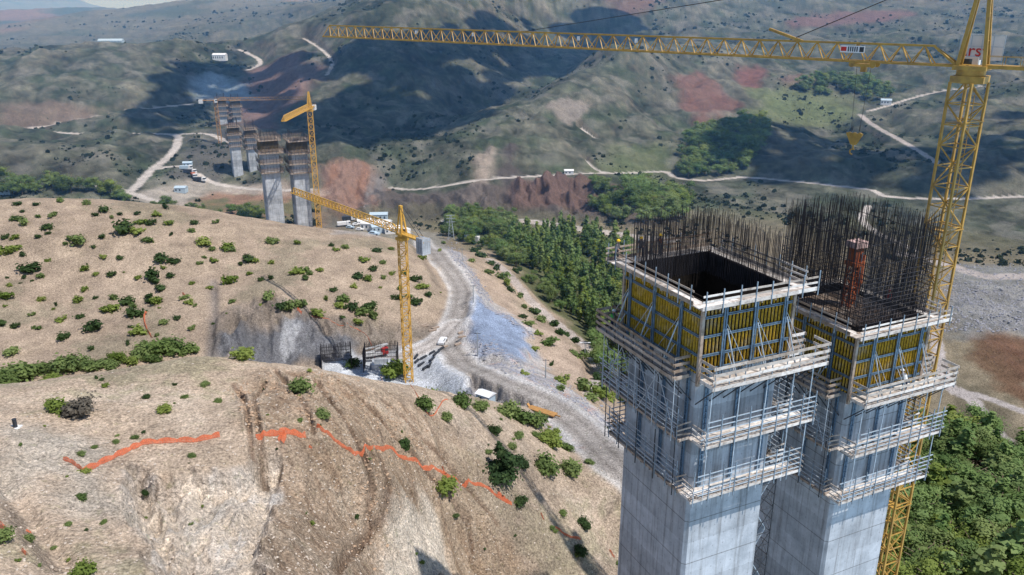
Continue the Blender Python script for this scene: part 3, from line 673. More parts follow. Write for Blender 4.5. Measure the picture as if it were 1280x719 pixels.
# mid hill shrubs, each one measured
MIDB = [(14,318,26),(98,306,24),(156,290,30),(172,294,16),(245,281,14),(270,281,12),(342,303,18),(372,306,10),(40,340,22),(52,350,14),(88,302,14),(50,300,10),(30,283,20),(60,290,14),
 (205,328,20),(215,330,14),(192,346,18),(254,307,22),(285,311,20),(290,314,12),(267,327,12),(310,325,18),(318,327,12),(300,330,10),(140,345,12),(107,340,14),(186,377,12),(192,352,16),(200,362,14),(172,348,10),
 (288,354,20),(215,346,12),(380,343,16),(388,347,12),(340,330,10),(336,377,18),(362,391,26),(378,386,20),(396,394,16),(352,395,14),(326,352,8),(340,350,10),(312,343,8),
 (142,376,16),(98,378,14),(52,376,14),(70,381,10),(8,376,20),(106,363,10),(160,380,18),(166,385,14),(174,397,26),(140,392,18),(205,407,16),(196,380,20),(196,422,10),(186,372,12),(230,375,10),(236,380,12),
 (112,415,26),(82,425,20),(46,411,12),(76,402,16),(115,437,12),(172,420,20),(160,433,14),(178,435,14),(100,400,10),(16,442,22),(0,408,16),(132,392,12),(240,410,10),(222,400,9),
 (430,378,22),(441,387,18),(452,392,18),(462,384,20),(466,396,22),(424,384,14),(448,405,14),(496,375,16),(500,362,10),(480,350,10),(520,352,18),(528,360,14),(536,368,12),(505,345,12),(490,345,9),(527,323,14),(521,380,16),(512,372,10),
 (400,342,10),(420,315,10),(415,308,8),(432,312,12),(455,330,14),(478,333,12),(417,365,10),(442,360,10),(470,318,12),(449,350,16),(460,352,14),(465,340,12),(370,345,14),(382,352,12),(408,375,12),
 (20,300,12),(8,300,12),(66,272,12),(20,275,12),(120,268,9),(140,272,10),(176,281,16),(190,283,14),(150,268,10),(172,268,9),(240,292,12),(214,296,10),(212,282,12),(186,305,12),(266,313,10),(250,330,10),
 (20,255,12),(44,256,10),(76,254,12),(108,257,14),(131,263,14),(208,262,14),(195,270,14),(60,297,9),(128,300,10),(152,325,10),(130,325,9),(30,322,10),(60,330,9),(120,345,9),(240,355,9),(262,360,9),(290,380,10),(30,350,9),(12,360,9),(40,395,10),(20,410,12)]
shrub_at([(u, v, w_*.88) for u, v, w_ in MIDB], 'shrubs dotted over the middle hill', 'green shrub growing on the dry slope of the middle hill', 'shrub', LOWB, 185, 420)
# row of dense shrubs in the dip behind the near crest
ROW = [(0,475,34),(28,470,34),(52,468,30),(85,464,30),(110,461,24),(130,458,20),(150,452,26),(178,446,28),(200,442,34),(215,438,30),(232,440,26),(190,452,22),(165,455,20),(140,462,18),(10,482,24),(66,474,20)]
shrub_at(ROW, 'dense shrubs in the dip behind the near crest', 'dense green shrub in the dip behind the crest of the near hill', 'shrub', BUSH['bush'][:3]+BUSH['lime'][:1], 104, 200)
# near hill bushes, one by one
NEARB = [(75,514,30,'lime','bright lime green bush on the near hill at left beside a grey dry bush'),(98,522,34,'grey','dry grey brown bush beside the lime green bush'),
 (375,492,28,'bush','round green bush near the crest of the near hill, above the vehicle ruts'),(207,519,17,'lime','small olive bush in the middle of the near plateau'),
 (305,451,26,'lime','olive green bush standing right on the crest of the near hill'),(404,524,18,'bush','thin pale bush right of the round bush near the crest'),
 (505,560,20,'dark','dark green bush beside the orange netting on the ruts'),(559,614,32,'lime','yellow green bush below the orange netting'),
 (684,590,30,'bush','leafy green bush, second from the right in the row beside the conifer'),(715,592,28,'bush','leafy green bush at the right end of the row beside the conifer'),
 (654,583,20,'dark','narrow dark green bush just right of the conifer'),(688,555,26,'lime','pale green bush above the row of big bushes'),(710,553,16,'bush','small green bush right of the pale green bush'),
 (530,510,24,'bush','round green bush at the right end of the near crest'),(558,522,16,'bush','small bright bush below the crest at the centre'),(578,508,24,'bush','leafy bush on the near crest beneath the crane site'),(600,514,20,'bush','bush on the bank below the haul road'),
 (618,540,16,'dark','small dark conifer-like bush on the sandy slope'),(650,632,18,'dark','dark bush below the end of the orange netting'),(732,658,18,'dark','dark bush near the concrete pier on the lower slope'),(724,692,18,'dark','lone dark bush low on the slope left of the pier'),
 (652,527,30,'bush','wide bush on the bank edge under the yellow grader'),(670,532,26,'bush','second bush along the bank under the yellow grader'),(634,520,26,'bush','first bush along the bank under the yellow grader'),(690,540,18,'lime','small light bush along the bank'),
 (440,468,18,'dark','dark bush at the crest beside the excavation'),(494,478,30,'lime','green bushes at the foot of the yellow crane'),(541,486,26,'lime','bright bush behind the crest right of the yellow crane'),
 (4,680,26,'bush','green bush at the bottom left edge'),(35,668,14,'bush','tiny bush at lower left on the rocky slope'),(105,716,26,'lime','olive bush at the bottom edge of the near hill'),(118,560,8,'bush','tiny green tuft above the netting'),
 (145,553,10,'bush','small green tuft just above the orange netting'),(240,570,10,'bush','small green tuft below the orange netting'),(103,572,10,'bush','small green tuft left of the netting'),(105,590,14,'lime','olive tuft at the left end of the orange netting'),
 (103,625,14,'bush','small green tuft on the lower slope'),(180,597,10,'dark','low dark shrub at the top of the pale rock face'),(85,655,10,'bush','small tuft low on the left slope'),(64,672,8,'bush','tiny tuft low on the left slope'),(130,655,9,'bush','tiny tuft beside the rock'),
 (255,482,12,'bush','small tuft near the crest'),(273,500,12,'bush','small tuft on the near plateau'),(182,499,10,'dark','small dark tuft on the plateau'),(230,498,9,'bush','little green tuft on the plateau'),(168,546,9,'bush','little tuft'),(375,525,9,'bush','little tuft by the ruts'),
 (610,565,10,'bush','little tuft'),(640,560,14,'bush','little bush'),(648,548,14,'bush','little bush'),(738,575,12,'bush','little bush'),(570,648,9,'dark','little tuft'),(690,660,9,'bush','little tuft'),(703,640,12,'bush','little bush'),(670,545,12,'bush','little bush')]
XY = [at_ground(b[0], b[1], 30, 180) for b in NEARB]; zs = GZ([p[0] for p in XY], [p[1] for p in XY])
for (u, v, wpx, kd, lab), (x, y), z in zip(NEARB, XY, zs):
    if wpx < 4: continue
    depth = y*CP-z*SP; wd = wpx*depth/F/1.35; h = wd*(.85+.1*rs.rand())
    small = 'little' in lab or 'tuft' in lab
    if small:
        o = add('shrub', BUSH[kd][rs.randint(4)]); o.location = (x, y, z-.05); o.scale = (wd, wd, h*.7); o.rotation_euler = (0,0,rs.rand()*6)
        prop(o, 'tiny green shrub on the bare earth of the near hill', 'shrub', 'tiny shrubs on the near hill')
    else:
        e = empty('bush', (x, y, z), rs.rand()*6.28, label=lab, cat='bush'); e.scale = (wd, wd, h)
        add('crown', BUSH[kd][rs.randint(4)], e); add('stem', trunk_mesh('bush_stem', .5, .05, 4, rs, .5), e)
# scattered tiny tufts on the near hill
pp = []
while len(pp) < 50:
    u = rs.rand()*780; v = 455+rs.rand()*260
    if v < 447+.00028*(u-250)**2+8: continue
    pp.append((u, v, 3+rs.rand()*5))
shrub_at(pp, 'tiny shrubs on the near hill', 'tiny green shrub on the bare earth of the near hill', 'shrub', LOWB, 30, 170)
pp = []
while len(pp) < 30:
    u = rs.rand()*560; v = 262+rs.rand()*150
    if v < 252+.00014*u*u: continue
    pp.append((u, v, 3+rs.rand()*5))
shrub_at(pp, 'shrubs dotted over the middle hill', 'green shrub growing on the dry slope of the middle hill', 'shrub', LOWB, 185, 420)
# the dark conifer
cx, cy = at_ground(628, 600, 30, 180); cz = GZ([cx], [cy])[0]; c = [(.0+.08*rs.normal(), .08*rs.normal(), .12+.78*j/6) for j in range(7)]; r = [(q, q, .15) for q in (.42, .44, .40, .33, .25, .17, .09)]
e = empty('conifer', (cx, cy, cz), 0, label='dark green conifer, the largest tree on the near hill', cat='tree'); hh = 46*(cy*CP-cz*SP)/F; e.scale = (hh, hh, hh*1.02)
add('crown', crown_mesh('conifer_crown', c, r, 2200, .035, LEAF['dark'], rs, .5, .7), e); add('trunk', trunk_mesh('conifer_trunk', .8, .04, 3, rs, .2), e)
# valley wood: poplars and broad trees
def wood(n, poly, y0, y1, group, fn, mind=0):
    P = wp(poly, y0, y1); lo = P.min(0); hi = P.max(0); out = []
    while len(out) < n:
        q = lo+(hi-lo)*rs.rand(400, 2); k = in_poly(q[:,0], q[:,1], P)
        for p in q[k]:
            # even spread over the picture: thin out with distance
            if rs.rand() < (y0/p[1])**.8 and all((p[0]-a[0])**2+(p[1]-a[1])**2 > mind*mind for a in out[-400:]): out.append(p)
            if len(out) >= n: break
    zs = GZ([p[0] for p in out], [p[1] for p in out])
    for p, z in zip(out, zs): fn(p[0], p[1], z-.3)
def poplar(x, y, z): plant_tree('poplar', x, y, z, 9+6*rs.rand(), POP[rs.randint(5)], POPT, 1.0+.2*rs.rand(), label='slender upright poplar in the valley wood behind the near pier', cat='tree', group='poplars in the valley wood')
def leafy(x, y, z): plant_tree('leafy_tree', x, y, z, 5+4.5*rs.rand(), BRD[rs.randint(5)], BRDT, 1.0+.3*rs.rand(), label='rounded leafy tree in the valley wood between poplars', cat='tree', group='leafy trees in the valley wood')
wood(190, [(630,300),(700,298),(780,310),(800,400),(800,500),(760,440),(690,365),(640,320)], 230, 470, '', poplar, 2.6)
wood(125, [(550,296),(600,288),(660,292),(790,306),(800,480),(795,540),(758,480),(720,410),(660,350),(610,312)], 200, 480, '', leafy, 2.6)
def rleafy(x, y, z): plant_tree('riverside_tree', x, y, z, 6+6*rs.rand(), BRD[rs.randint(5)], BRDT, 1.05+.35*rs.rand(), label='rounded leafy tree in the wood at lower right below the piers', cat='tree', group='leafy trees at the foot of the right pier')
wood(76, [(1130,560),(1165,530),(1200,535),(1235,560),(1300,590),(1300,760),(1100,760),(1110,640)], 140, 240, '', rleafy, 3.6)
def rpop(x, y, z): plant_tree('poplar', x, y, z, 9+5*rs.rand(), POP[rs.randint(5)], POPT, 1.6+.4*rs.rand(), label='bright green feathery tree in the wood at lower right', cat='tree', group='feathery trees in the lower right wood')
wood(30, [(1130,560),(1165,530),(1200,535),(1235,560),(1300,590),(1300,760),(1100,760),(1110,640)], 140, 240, '', rpop, 3)
def farleafy(x, y, z): plant_tree('hillside_tree', x, y, z, 7+6*rs.rand(), BRD[rs.randint(5)], BRDT, 1.2+.3*rs.rand(), label='rounded tree in the side valley on the far hillside', cat='tree', group='trees in the side valleys of the far hillside')
wood(110, [(860,180),(900,165),(950,160),(960,185),(930,215),(880,228),(850,222)], 430, 900, '', farleafy, 3)
wood(60, [(740,235),(800,238),(860,245),(850,275),(790,285),(740,270)], 400, 700, '', farleafy, 3)
wood(60, [(560,268),(640,274),(640,296),(560,292)], 380, 520, '', leafy, 3)
wood(45, [(990,112),(1060,108),(1110,112),(1120,124),(1060,128),(1000,124)], 600, 1200, '', farleafy, 3)
wood(16, [(0,235),(60,240),(150,250),(200,262),(100,250),(0,248)], 340, 700, '', farleafy, 3)
wood(22, [(170,258),(240,262),(330,265),(330,282),(240,275),(180,262)], 340, 520, '', leafy, 3)
# bushes along the lower track and on the slope between road and wood
SL = [(595,315,12),(604,322,14),(612,330,12),(620,338,14),(612,345,12),(628,350,14),(634,358,14),(640,366,12),(650,372,12),(656,385,10),(668,392,12),(676,402,14),(690,408,12),(700,420,12),(706,418,10),(716,428,12),(686,433,16),(725,447,16),(732,440,12),(690,455,10),(702,478,16),(728,482,18),(745,492,22),(752,500,20),(738,500,18),(762,500,16),(640,326,10),(630,320,10),(590,305,10),(576,300,10),(660,408,10),(672,420,9),(652,398,9),(668,440,9),(655,470,10),(700,488,12),(760,485,16),(750,478,14),(603,300,12),(612,308,12),(646,342,12),(655,352,12),(590,328,9)]
shrub_at([(u, v, w_*1.1) for u, v, w_ in SL], 'shrubs beside the lower track', 'green shrub on the earth slope between haul road and valley wood', 'shrub', LOWB, 170, 420)
# far scrub: thousands of dots no one could count
def scrub():
    n = 64000; az = -.72+1.44*rs.rand(n); r_ = np.exp(math.log(415)+rs.rand(n)*(math.log(2300)-math.log(415))); x = np.sin(az)*r_; y = np.cos(az)*r_
    rg = ridged(x+.25*y, y*.6, 165, 6, 3, .52); keep = (.9*fbm(x, y, 60, 4, 301)+.5*fbm(x, y, 220, 3, 305)-.45*rg > -.12+.35*rs.rand(n)**2)
    bad = np.zeros(n, bool)
    for k in ('slope1','slope2','slope3','slope4','zig1','zig2','zig3','zig4','zig5','river','rb3'): bad |= dist_line(x, y, RL[k]) < ROADS[k][1]+2
    for k in ('red1','red3','red4','field','works','quarry','quarry2','scar1','scar2','yard','cut1','cut2'): bad |= in_poly(x, y, AREAS[k])
    keep &= ~bad; x = x[keep]; y = y[keep]; r_ = r_[keep]; z = height(x[None], y[None])[0]; m = len(x)
    u = rs.rand(m); s = (.38+1.6*u**5)*(r_/600)**.45
    k = 9; d = rs.normal(size=(m, k, 3)); d /= np.linalg.norm(d, axis=2, keepdims=True); p = np.stack([x, y, z], -1)[:, None]+d*s[:, None, None]*np.array([.7, .7, .45])+np.array([0, 0, .3])*s[:, None, None]
    nrm = d+rs.normal(size=d.shape)*.3; nrm /= np.linalg.norm(nrm, axis=2, keepdims=True); t = np.cross(nrm, rs.normal(size=d.shape)); t /= np.linalg.norm(t, axis=2, keepdims=True); b = np.cross(nrm, t); q = s[:, None, None]*.62
    V = np.stack([p-t*q-b*q, p+t*q-b*q, p+t*q+b*q, p-t*q+b*q], 2).reshape(-1, 3)
    prop(add('hillside_scrub', np_mesh('hillside_scrub', V, np.arange(len(V)).reshape(-1, 4), LEAF['far'], False)), 'low dark scrub speckling the far hillsides', 'scrub', kind='stuff')
scrub()
# ------------------------------------------------------------------ piers and climbing formwork
def concrete_mat():
    t = NT('board_marked_concrete'); co = t.coord(); sx = t.n('ShaderNodeSeparateXYZ'); t.l(co, sx.inputs[0])
    n1 = t.noise(co, .45, 6, .65); n2 = t.noise(co, 1.0, 5, .6, (2.2, 2.2, .12)); n3 = t.noise(co, 7, 4, .6)
    c = t.mix((.31, .335, .365), (.53, .56, .60), t.ramp(n1, [(.3, 0.0), (.7, 1.0)]))
    c = t.mix(c, t.mix(c, (.52, .50, .48), 1.0, 'MULTIPLY'), t.ramp(n2, [(.50, 0.0), (.72, .9)]))
    c = t.mix(c, t.mix(c, (.70, .70, .70), 1.0, 'MULTIPLY'), t.ramp(n3, [(.5, 0.0), (.75, .5)]))
    def lines(src, per, wdt, sm):
        a = t.n('ShaderNodeMath', operation='DIVIDE'); t.l(src, a.inputs[0]); a.inputs[1].default_value = per
        b = t.n('ShaderNodeMath', operation='FRACT'); t.l(a.outputs[0], b.inputs[0])
        d = t.n('ShaderNodeMath', operation='SUBTRACT'); t.l(b.outputs[0], d.inputs[0]); d.inputs[1].default_value = .5
        e_ = t.n('ShaderNodeMath', operation='ABSOLUTE'); t.l(d.outputs[0], e_.inputs[0])
        return t.ramp(e_.outputs[0], [(.5-wdt-sm, 0.0), (.5-wdt, 1.0)])
    j = lines(sx.outputs[2], 4.7, .008, .004); c = t.mix(c, (.15, .15, .15), t.mix((0,0,0), (.75,.75,.75), j))
    for ax in (0, 1):
        k = lines(sx.outputs[ax], 2.35, .006, .004); c = t.mix(c, (.25, .25, .25), t.mix((0,0,0), (.20,.20,.20), k))
    hx_ = lines(sx.outputs[0], 1.175, .05, .02); hy_ = lines(sx.outputs[1], 1.175, .05, .02); hz_ = lines(sx.outputs[2], 1.175, .05, .02)
    d1 = t.mix(hx_, hy_, 1.0, 'ADD'); dd = t.mix(d1, hz_, 1.0, 'MULTIPLY'); c = t.mix(c, (.12, .12, .12), t.mix((0,0,0), (.35,.35,.35), dd))
    fl = t.n('ShaderNodeMath', operation='DIVIDE'); t.l(sx.outputs[2], fl.inputs[0]); fl.inputs[1].default_value = 4.7; f2 = t.n('ShaderNodeMath', operation='ADD'); t.l(fl.outputs[0], f2.inputs[0]); f2.inputs[1].default_value = .5
    f3 = t.n('ShaderNodeMath', operation='FLOOR'); t.l(f2.outputs[0], f3.inputs[0]); wn = t.n('ShaderNodeTexWhiteNoise', noise_dimensions='1D'); t.l(f3.outputs[0], wn.inputs['W'])
    c = t.mix(c, t.ramp(wn.outputs[0], [(0.0, .80), (1.0, 1.12)]), 1.0, 'MULTIPLY')
    n5 = t.noise(co, .9, 6, .7, (3.5, 3.5, .05)); c = t.mix(c, t.mix(c, (.60, .56, .52), 1.0, 'MULTIPLY'), t.ramp(n5, [(.56, 0.0), (.70, .55)]))
    t.base(c); t.rough(.85, .2); t.bump(n3, .02)
    return t.m
CONC = concrete_mat()
def wood_mat(name, a, b, sc=1.0):
    t = NT(name); co = t.coord(); gi = t.n('ShaderNodeNewGeometry')
    n = t.noise(co, 2.2*sc, 5, .6); n2 = t.noise(co, .8*sc, 3, .6)
    c = t.mix(a, b, gi.outputs['Random Per Island']); c = t.mix(c, t.mix(c, (.45, .42, .40), 1.0, 'MULTIPLY'), t.ramp(n, [(.48, 0.0), (.68, .9)]))
    c = t.mix(c, (.62, .60, .57), t.ramp(n2, [(.5, 0.0), (.7, .35)]))
    t.base(c); t.rough(.85, .15); return t.m
WOOD = wood_mat('weathered_planks', (.34, .28, .23), (.78, .73, .68))
WOODB = wood_mat('brown_and_shaded_planks', (.24, .17, .12), (.46, .37, .30))  # brown timber, and guard boards on the shaded sides
PLY = simple('dark_plywood', (.035, .026, .020), .7, .2, var=.35, scale=1.5)
YEL = wood_mat('yellow_timber', (.56, .34, .035), (.74, .48, .06))
BLU = simple('blue_steel', (.12, .19, .27), .5, .4, .2, var=.3, scale=2)  # blue darkened so the colour carries the shade on the walers
STL = simple('galvanised_tube', (.46, .52, .58), .45, .4, .4, var=.25, scale=2)
PST = simple('post_steel', (.25, .31, .37), .5, .4, .3, var=.3, scale=2)
DRK = simple('dark_steel', (.045, .05, .06), .6, .3, .2, var=.3, scale=2)
RBR = simple('rebar_steel', (.042, .040, .046), .75, .2, .1, var=.4, scale=1.0)
HOLE = simple('inner_shade_brown', (.018, .015, .013), .9, .05, var=.3)  # near-black brown: the shade inside the formwork box is put into the colour
rk = random.Random(3)
HX, HY = 4.8, 5.9
def sxy(side, s, o): return {'front': (s, -HY-o), 'left': (-HX-o, s), 'back': (s, HY+o), 'right': (HX+o, s)}[side]
def sbar(m, side, s0, o0, z0, s1, o1, z1, w, h, mi=0):
    a = sxy(side, s0, o0); b = sxy(side, s1, o1); m.bar((a[0], a[1], z0), (b[0], b[1], z1), w, h, mi)
def platform(parent, side, s0, s1, w, z, kind, o_in=.06, detail=True):
    d = MB(); n = max(3, int(round((w-o_in)/.34))); pw = (w-o_in)/n
    for i in range(n):
        o = o_in+pw*(i+.5); s = s0
        while s < s1-.3:
            e = min(s1, s+rk.uniform(2.8, 5.0)); 
            if s1-e < .8: e = s1
            if not (detail and kind != 'top' and rk.random() < .06 and 0 < i < n-1):
                jz = rk.uniform(-.02, .02); sbar(d, side, s+.02+rk.uniform(-.05, .0), o+rk.uniform(-.02, .02), z-.05+jz, e-.02, o+rk.uniform(-.02, .02), z-.05-jz, pw*.93, .07)
            s = e
    pl = d.put('work_platform', WOOD, parent)
    # bearers and brackets below
    b = MB(); k = int((s1-s0)/1.6)+1
    for i in range(k+1):
        s = s0+.25+(s1-s0-.5)*i/k; sbar(b, side, s, 0, z-.17, s, w, z-.17, .12, .16)
        if kind == 'main': sbar(b, side, s, w-.2, z-.25, s, -.35, z-2.6, .09, .09)
    b.put('bearer', DRK if kind != 'top' else WOODB, pl)
    g = MB(); T = MB()
    # guard boards on the outer edge, then across both ends
    hs = {'top': [(.14, .34), (.70, .17), (1.2, .17)], 'main': [(.02, .34), (.66, .27), (1.28, .27), (1.9, .27)], 'low': [(.05, .26)]}[kind]
    for hz_, bh in hs:
        s = s0-.05
        while s < s1-.3:
            e = min(s1+.08, s+rk.uniform(3.4, 5.4))
            if s1-e < 1.2: e = s1+.08
            sbar(g, side, s-.12, w+.03+rk.uniform(0, .03), z+hz_+rk.uniform(-.03, .03), e, w+.03+rk.uniform(0, .03), z+hz_+rk.uniform(-.03, .03), .045, bh); s = e
        if kind != 'top':
            for se in (s0, s1): sbar(g, side, se, .3, z+hz_+rk.uniform(-.02, .05), se, w+.12, z+hz_+rk.uniform(-.02, .05), .045, bh)
    if kind == 'low':
        for hz_ in (.55, 1.0, 1.5, 2.0, 2.5): sbar(T, side, s0+.2+rk.uniform(-.6, .6), w+.06, z+hz_, s1+rk.uniform(-.8, .5), w+.06, z+hz_+rk.uniform(-.05, .05), .075, .075)
        for se in (s0, s1):
            for hz_ in (.55, 1.05, 1.6): sbar(g, side, se, .2, z+hz_+rk.uniform(-.1, .1), se, w+.25, z+hz_+rk.uniform(-.1, .1), .05, .15)
    g.put('guard_boards', WOOD if side in ('front', 'right') else WOODB, pl)  # lit sides get pale boards, unlit sides brown: shade put into the wood
    if kind == 'low': T.put('tube_rails', STL, pl)
    k = max(2, int(round((s1-s0)/1.65))); top = {'top': 1.75, 'main': 2.1, 'low': 3.0}[kind]
    for i in range(k+1):
        s = s0+.15+(s1-s0-.3)*i/k+rk.uniform(-.12, .12); p = MB(); op = w-.05 if kind == 'main' else w+.11; sbar(p, side, s, op, z-.45, s, op, z+top*rk.uniform(.9, 1.05), .075, .075); p.put('post', PST if kind != 'main' or side in ('front', 'right') else DRK, pl)  # main deck posts on unlit sides are darker, shade put into the steel
    return pl
def form_face(parent, side, half, zb=-6.75):
    """one formwork panel: plywood with yellow beams, walers, uprights and props"""
    q = MB(); a = sxy(side, -half, -.14); b = sxy(side, half, -.14); q.bar((a[0], a[1], zb/2), (b[0], b[1], zb/2), .06, -zb)
    pn = q.put('form_panel', PLY, parent); n = int(half*2/.39)
    for i in range(n+1):
        s = -half+.12+(2*half-.24)*i/n; y = MB(); t = -.18+rk.uniform(-.12, .03)
        for o in (-.09, .07): sbar(y, side, s, o, zb+.1, s, o, t, .068, .04)
        sbar(y, side, s, -.01, zb+.1, s, -.01, t, .03, .13); y.put('timber_beam', YEL, pn)
    for hz_ in (-1.35, -3.1, -4.85, -6.2):
        m = MB()
        for dz in (-.075, .075): sbar(m, side, -half+.1, .17, hz_+dz, half-.1, .17, hz_+dz, .10, .08)
        m.put('waler', BLU, pn)
    for i, s in enumerate([-half*.56, half*.12, half*.8]):
        m = MB()
        for ds in (-.12, .12): sbar(m, side, s+ds, .32, zb-.2, s+ds, .32, -.15, .09, .14)
        for k in range(7): sbar(m, side, s-.12, .33, -.5-k*.95, s+.12, .33, -1.0-k*.95, .04, .04)
        m.put('upright', BLU, pn)
        m = MB(); sbar(m, side, s+.25, .35, -2.6, s+.7, 1.6, -6.85, .09, .09); sbar(m, side, s+.55, .35, -4.9, s+.7, 1.6, -6.85, .05, .05); m.put('push_prop', STL, pn)
        m = MB(); sbar(m, side, s+.2, .36, -2.2, s+half*.5, .36, -6.0, .04, .04); m.put('tie_rod', STL, pn)
def climbing_formwork(loc, rz, label, simple_=False, scale=1.0):
    t = empty('climbing_formwork', loc, rz, label=label, cat='formwork', group='formwork jackets climbing the piers'); t.scale = (scale,)*3
    for side, half in (('front', HX), ('left', HY), ('right', HY), ('back', HX)): form_face(t, side, half) if not simple_ else None
    m = MB()
    for x in (-HX-.12, HX+.12):
        for y in (-HY-.12, HY+.12): m = MB(); m.bar((x, y, -7.6), (x, y, .05), .26, .3); m.put('corner_post', WOODB, t)
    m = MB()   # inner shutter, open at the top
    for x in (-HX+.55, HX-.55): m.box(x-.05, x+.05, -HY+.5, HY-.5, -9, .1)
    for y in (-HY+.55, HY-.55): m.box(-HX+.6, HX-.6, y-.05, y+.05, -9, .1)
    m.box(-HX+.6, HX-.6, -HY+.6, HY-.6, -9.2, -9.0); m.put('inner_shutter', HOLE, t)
    platform(t, 'front', -HX-1.25, HX+1.25, 1.55, .0, 'top', .0); platform(t, 'back', -HX-1.25, HX+1.25, 1.55, .0, 'top', .0)
    platform(t, 'left', -HY, HY, 1.25, .0, 'top', .0); platform(t, 'right', -HY, HY, 1.25, .0, 'top', .0)
    if simple_: return t
    platform(t, 'front', -HX-.05, 7.7, 2.2, -7.05, 'main'); platform(t, 'left', -HY+.9, 7.9, 1.9, -7.05, 'main')
    platform(t, 'right', -HY+.6, 7.9, 2.6, -7.05, 'main'); platform(t, 'back', -HX, HX, 2.0, -7.05, 'main')
    platform(t, 'front', -5.15, 7.3, 1.85, -12.8, 'low', -.2); platform(t, 'left', -5.7, 7.4, 1.4, -12.8, 'low', -.2)
    platform(t, 'right', -5.3, 7.0, 1.9, -12.8, 'low', -.2); platform(t, 'back', -HX, HX, 1.5, -12.8, 'low', -.2)
    platform(t, 'front', -5.8, 6.7, 1.65, -18.1, 'low', -.2); platform(t, 'left', -5.6, 6.2, 1.05, -18.1, 'low', -.2)
    platform(t, 'right', -5.3, 6.0, 1.6, -18.1, 'low', -.2); platform(t, 'back', -HX, HX, 1.3, -18.1, 'low', -.2)
    # hangers, lacing and climbing rails
    for side, sl_, o in (('front', (-4.6, -1.6, 1.4, 4.4, 6.6), 1.72), ('left', (-5.2, -2.2, .8, 3.8, 6.4), 1.45), ('right', (-4.8, -1, 2.8, 5.8), 1.8)):
        m = MB()
        for s in sl_: sbar(m, side, s, o, -7.2, s, o-.08, -18.6, .075, .075)
        m.put('hanger', STL if side == 'front' else DRK, t)
    m = MB()
    for i, s in enumerate((-5.2, -2.2, .8, 3.8)):
        if i % 2: sbar(m, 'left', s, 1.5, -7.6, s+3, 1.5, -12.7, .05, .05)
        sbar(m, 'left', s+3, 1.5, -7.6, s, 1.5, -12.7, .05, .05)
    for z in (-8.6, -9.6, -10.6, -11.6, -14.8, -15.8, -16.8): sbar(m, 'left', -5.5, 1.48, z, 7.2, 1.48, z, .045, .045)
    for s in (-5.2, -2.2, .8, 3.8, 6.4): sbar(m, 'left', s, 1.9, -7.0, s, 1.9, -12.9, .05, .05)
    m.put('tube_lacing', STL, t)
    for side, sl_ in (('front', (-3.6, -.1, 3.2)), ('left', (-4.4, -.9, 2.6)), ('right', (-3, 0, 3))):
        for s in sl_:
            m = MB()
            for ds in (-.13, .13): sbar(m, side, s+ds, -.15, -19.2, s+ds, -.15, -6.9, .08, .16)
            for k in range(20): sbar(m, side, s-.16, -.1, -18.9+k*.6, s+.16, -.1, -18.9+k*.6, .1, .07)
            m.put('climbing_rail', BLU, t)
    return t
def rebar_mesh(h, r=.024):
    m = MB(); m.tube((0, 0, 0), (0, 0, h), r*.95, r*.95, 4); return m.mesh('rebar', RBR)
def pier(loc, rz, label, zground, bars=None, scale=1.0, group='concrete piers of the viaduct'):
    t = empty('bridge_pier', (loc[0], loc[1], zground), rz, label=label, cat='bridge pier', group=group)
    H = loc[2]-zground; m = MB(); c = .32; X, Y = 4.5*scale, 5.6*scale; ztop = H-6.4*scale
    P = [(-X+c, -Y), (X-c, -Y), (X, -Y+c), (X, Y-c), (X-c, Y), (-X+c, Y), (-X, Y-c), (-X, -Y+c)]
    n = len(P); m.v = [(x, y, -6) for x, y in P]+[(x, y, ztop) for x, y in P]
    m.f = [(i, (i+1) % n, n+(i+1) % n, n+i) for i in range(n)]+[tuple(range(n, 2*n))]; m.mi = [0]*len(m.f)
    m.put('shaft', CONC, t)
    if scale > .99:
        m = MB(); m.box(-X-1.5, X+1.5, -Y-1.5, Y+1.5, -6, .6); m.put('footing', CONC, t)
    if bars:
        B = []
        for spec in bars:
            (x0, y0), (x1, y1), n, h0, h1 = spec
            for i in range(n):
                f = (i+rk.uniform(-.2, .2))/n; B.append((x0+(x1-x0)*f, y0+(y1-y0)*f, h0+rk.uniform(0, .3), h1+rk.uniform(-.55, .55)*(.3+.1*(h1-h0))))
        rk.shuffle(B); me = {}
        big = MB()
        for i, (x, y, a, b) in enumerate(B):
            lx, ly = rk.uniform(-.05, .05)*(b-a)*.35, rk.uniform(-.05, .05)*(b-a)*.35
            if i < 100:
                L = round((b-a)*2)/2; me.setdefault(L, rebar_mesh(L)); o = add('rebar', me[L], t, (x, y, H+a)); o.rotation_euler = (ly/(b-a), lx/(b-a), 0)
            else:
                big.tube((x, y, H+a), (x+lx, y+ly, H+b), .0225, .0225, 4, caps=False)
        prop(big.put('rebar_mass', RBR, t), kind='stuff')
    return t
RZ1 = R(25)
c1 = (17.8, 71.3, -23.95); c2 = (35.35, 81.0, -30.7)
def ring(off, n, a, b, sides='flbr'):
    x, y = HX-off, HY-off; S = {'f': ((-x, -y), (x, -y)), 'l': ((-x, y), (-x, -y)), 'b': ((x, y), (-x, y)), 'r': ((x, -y), (x, y))}
    return [(S[k][0], S[k][1], n, a, b) for k in sides]
b1 = ring(.3, 90, -2, 4.4, 'br')+ring(.62, 80, -2, 4.2, 'br')+ring(.95, 40, -2, 4.0, 'br')+[((-4.5, 5.6), (-4.5, -1.0), 24, -2, 3.8), ((-4.2, 5.4), (-4.2, 1.0), 14, -2, 3.6)]
b2 = ring(.3, 84, -2, 10.2)+ring(.75, 70, -2, 10.0)+ring(1.3, 30, -2, 9.4)
P1 = pier(c1, RZ1, 'nearest concrete pier, with the empty formwork box open at the top', -121, b1)
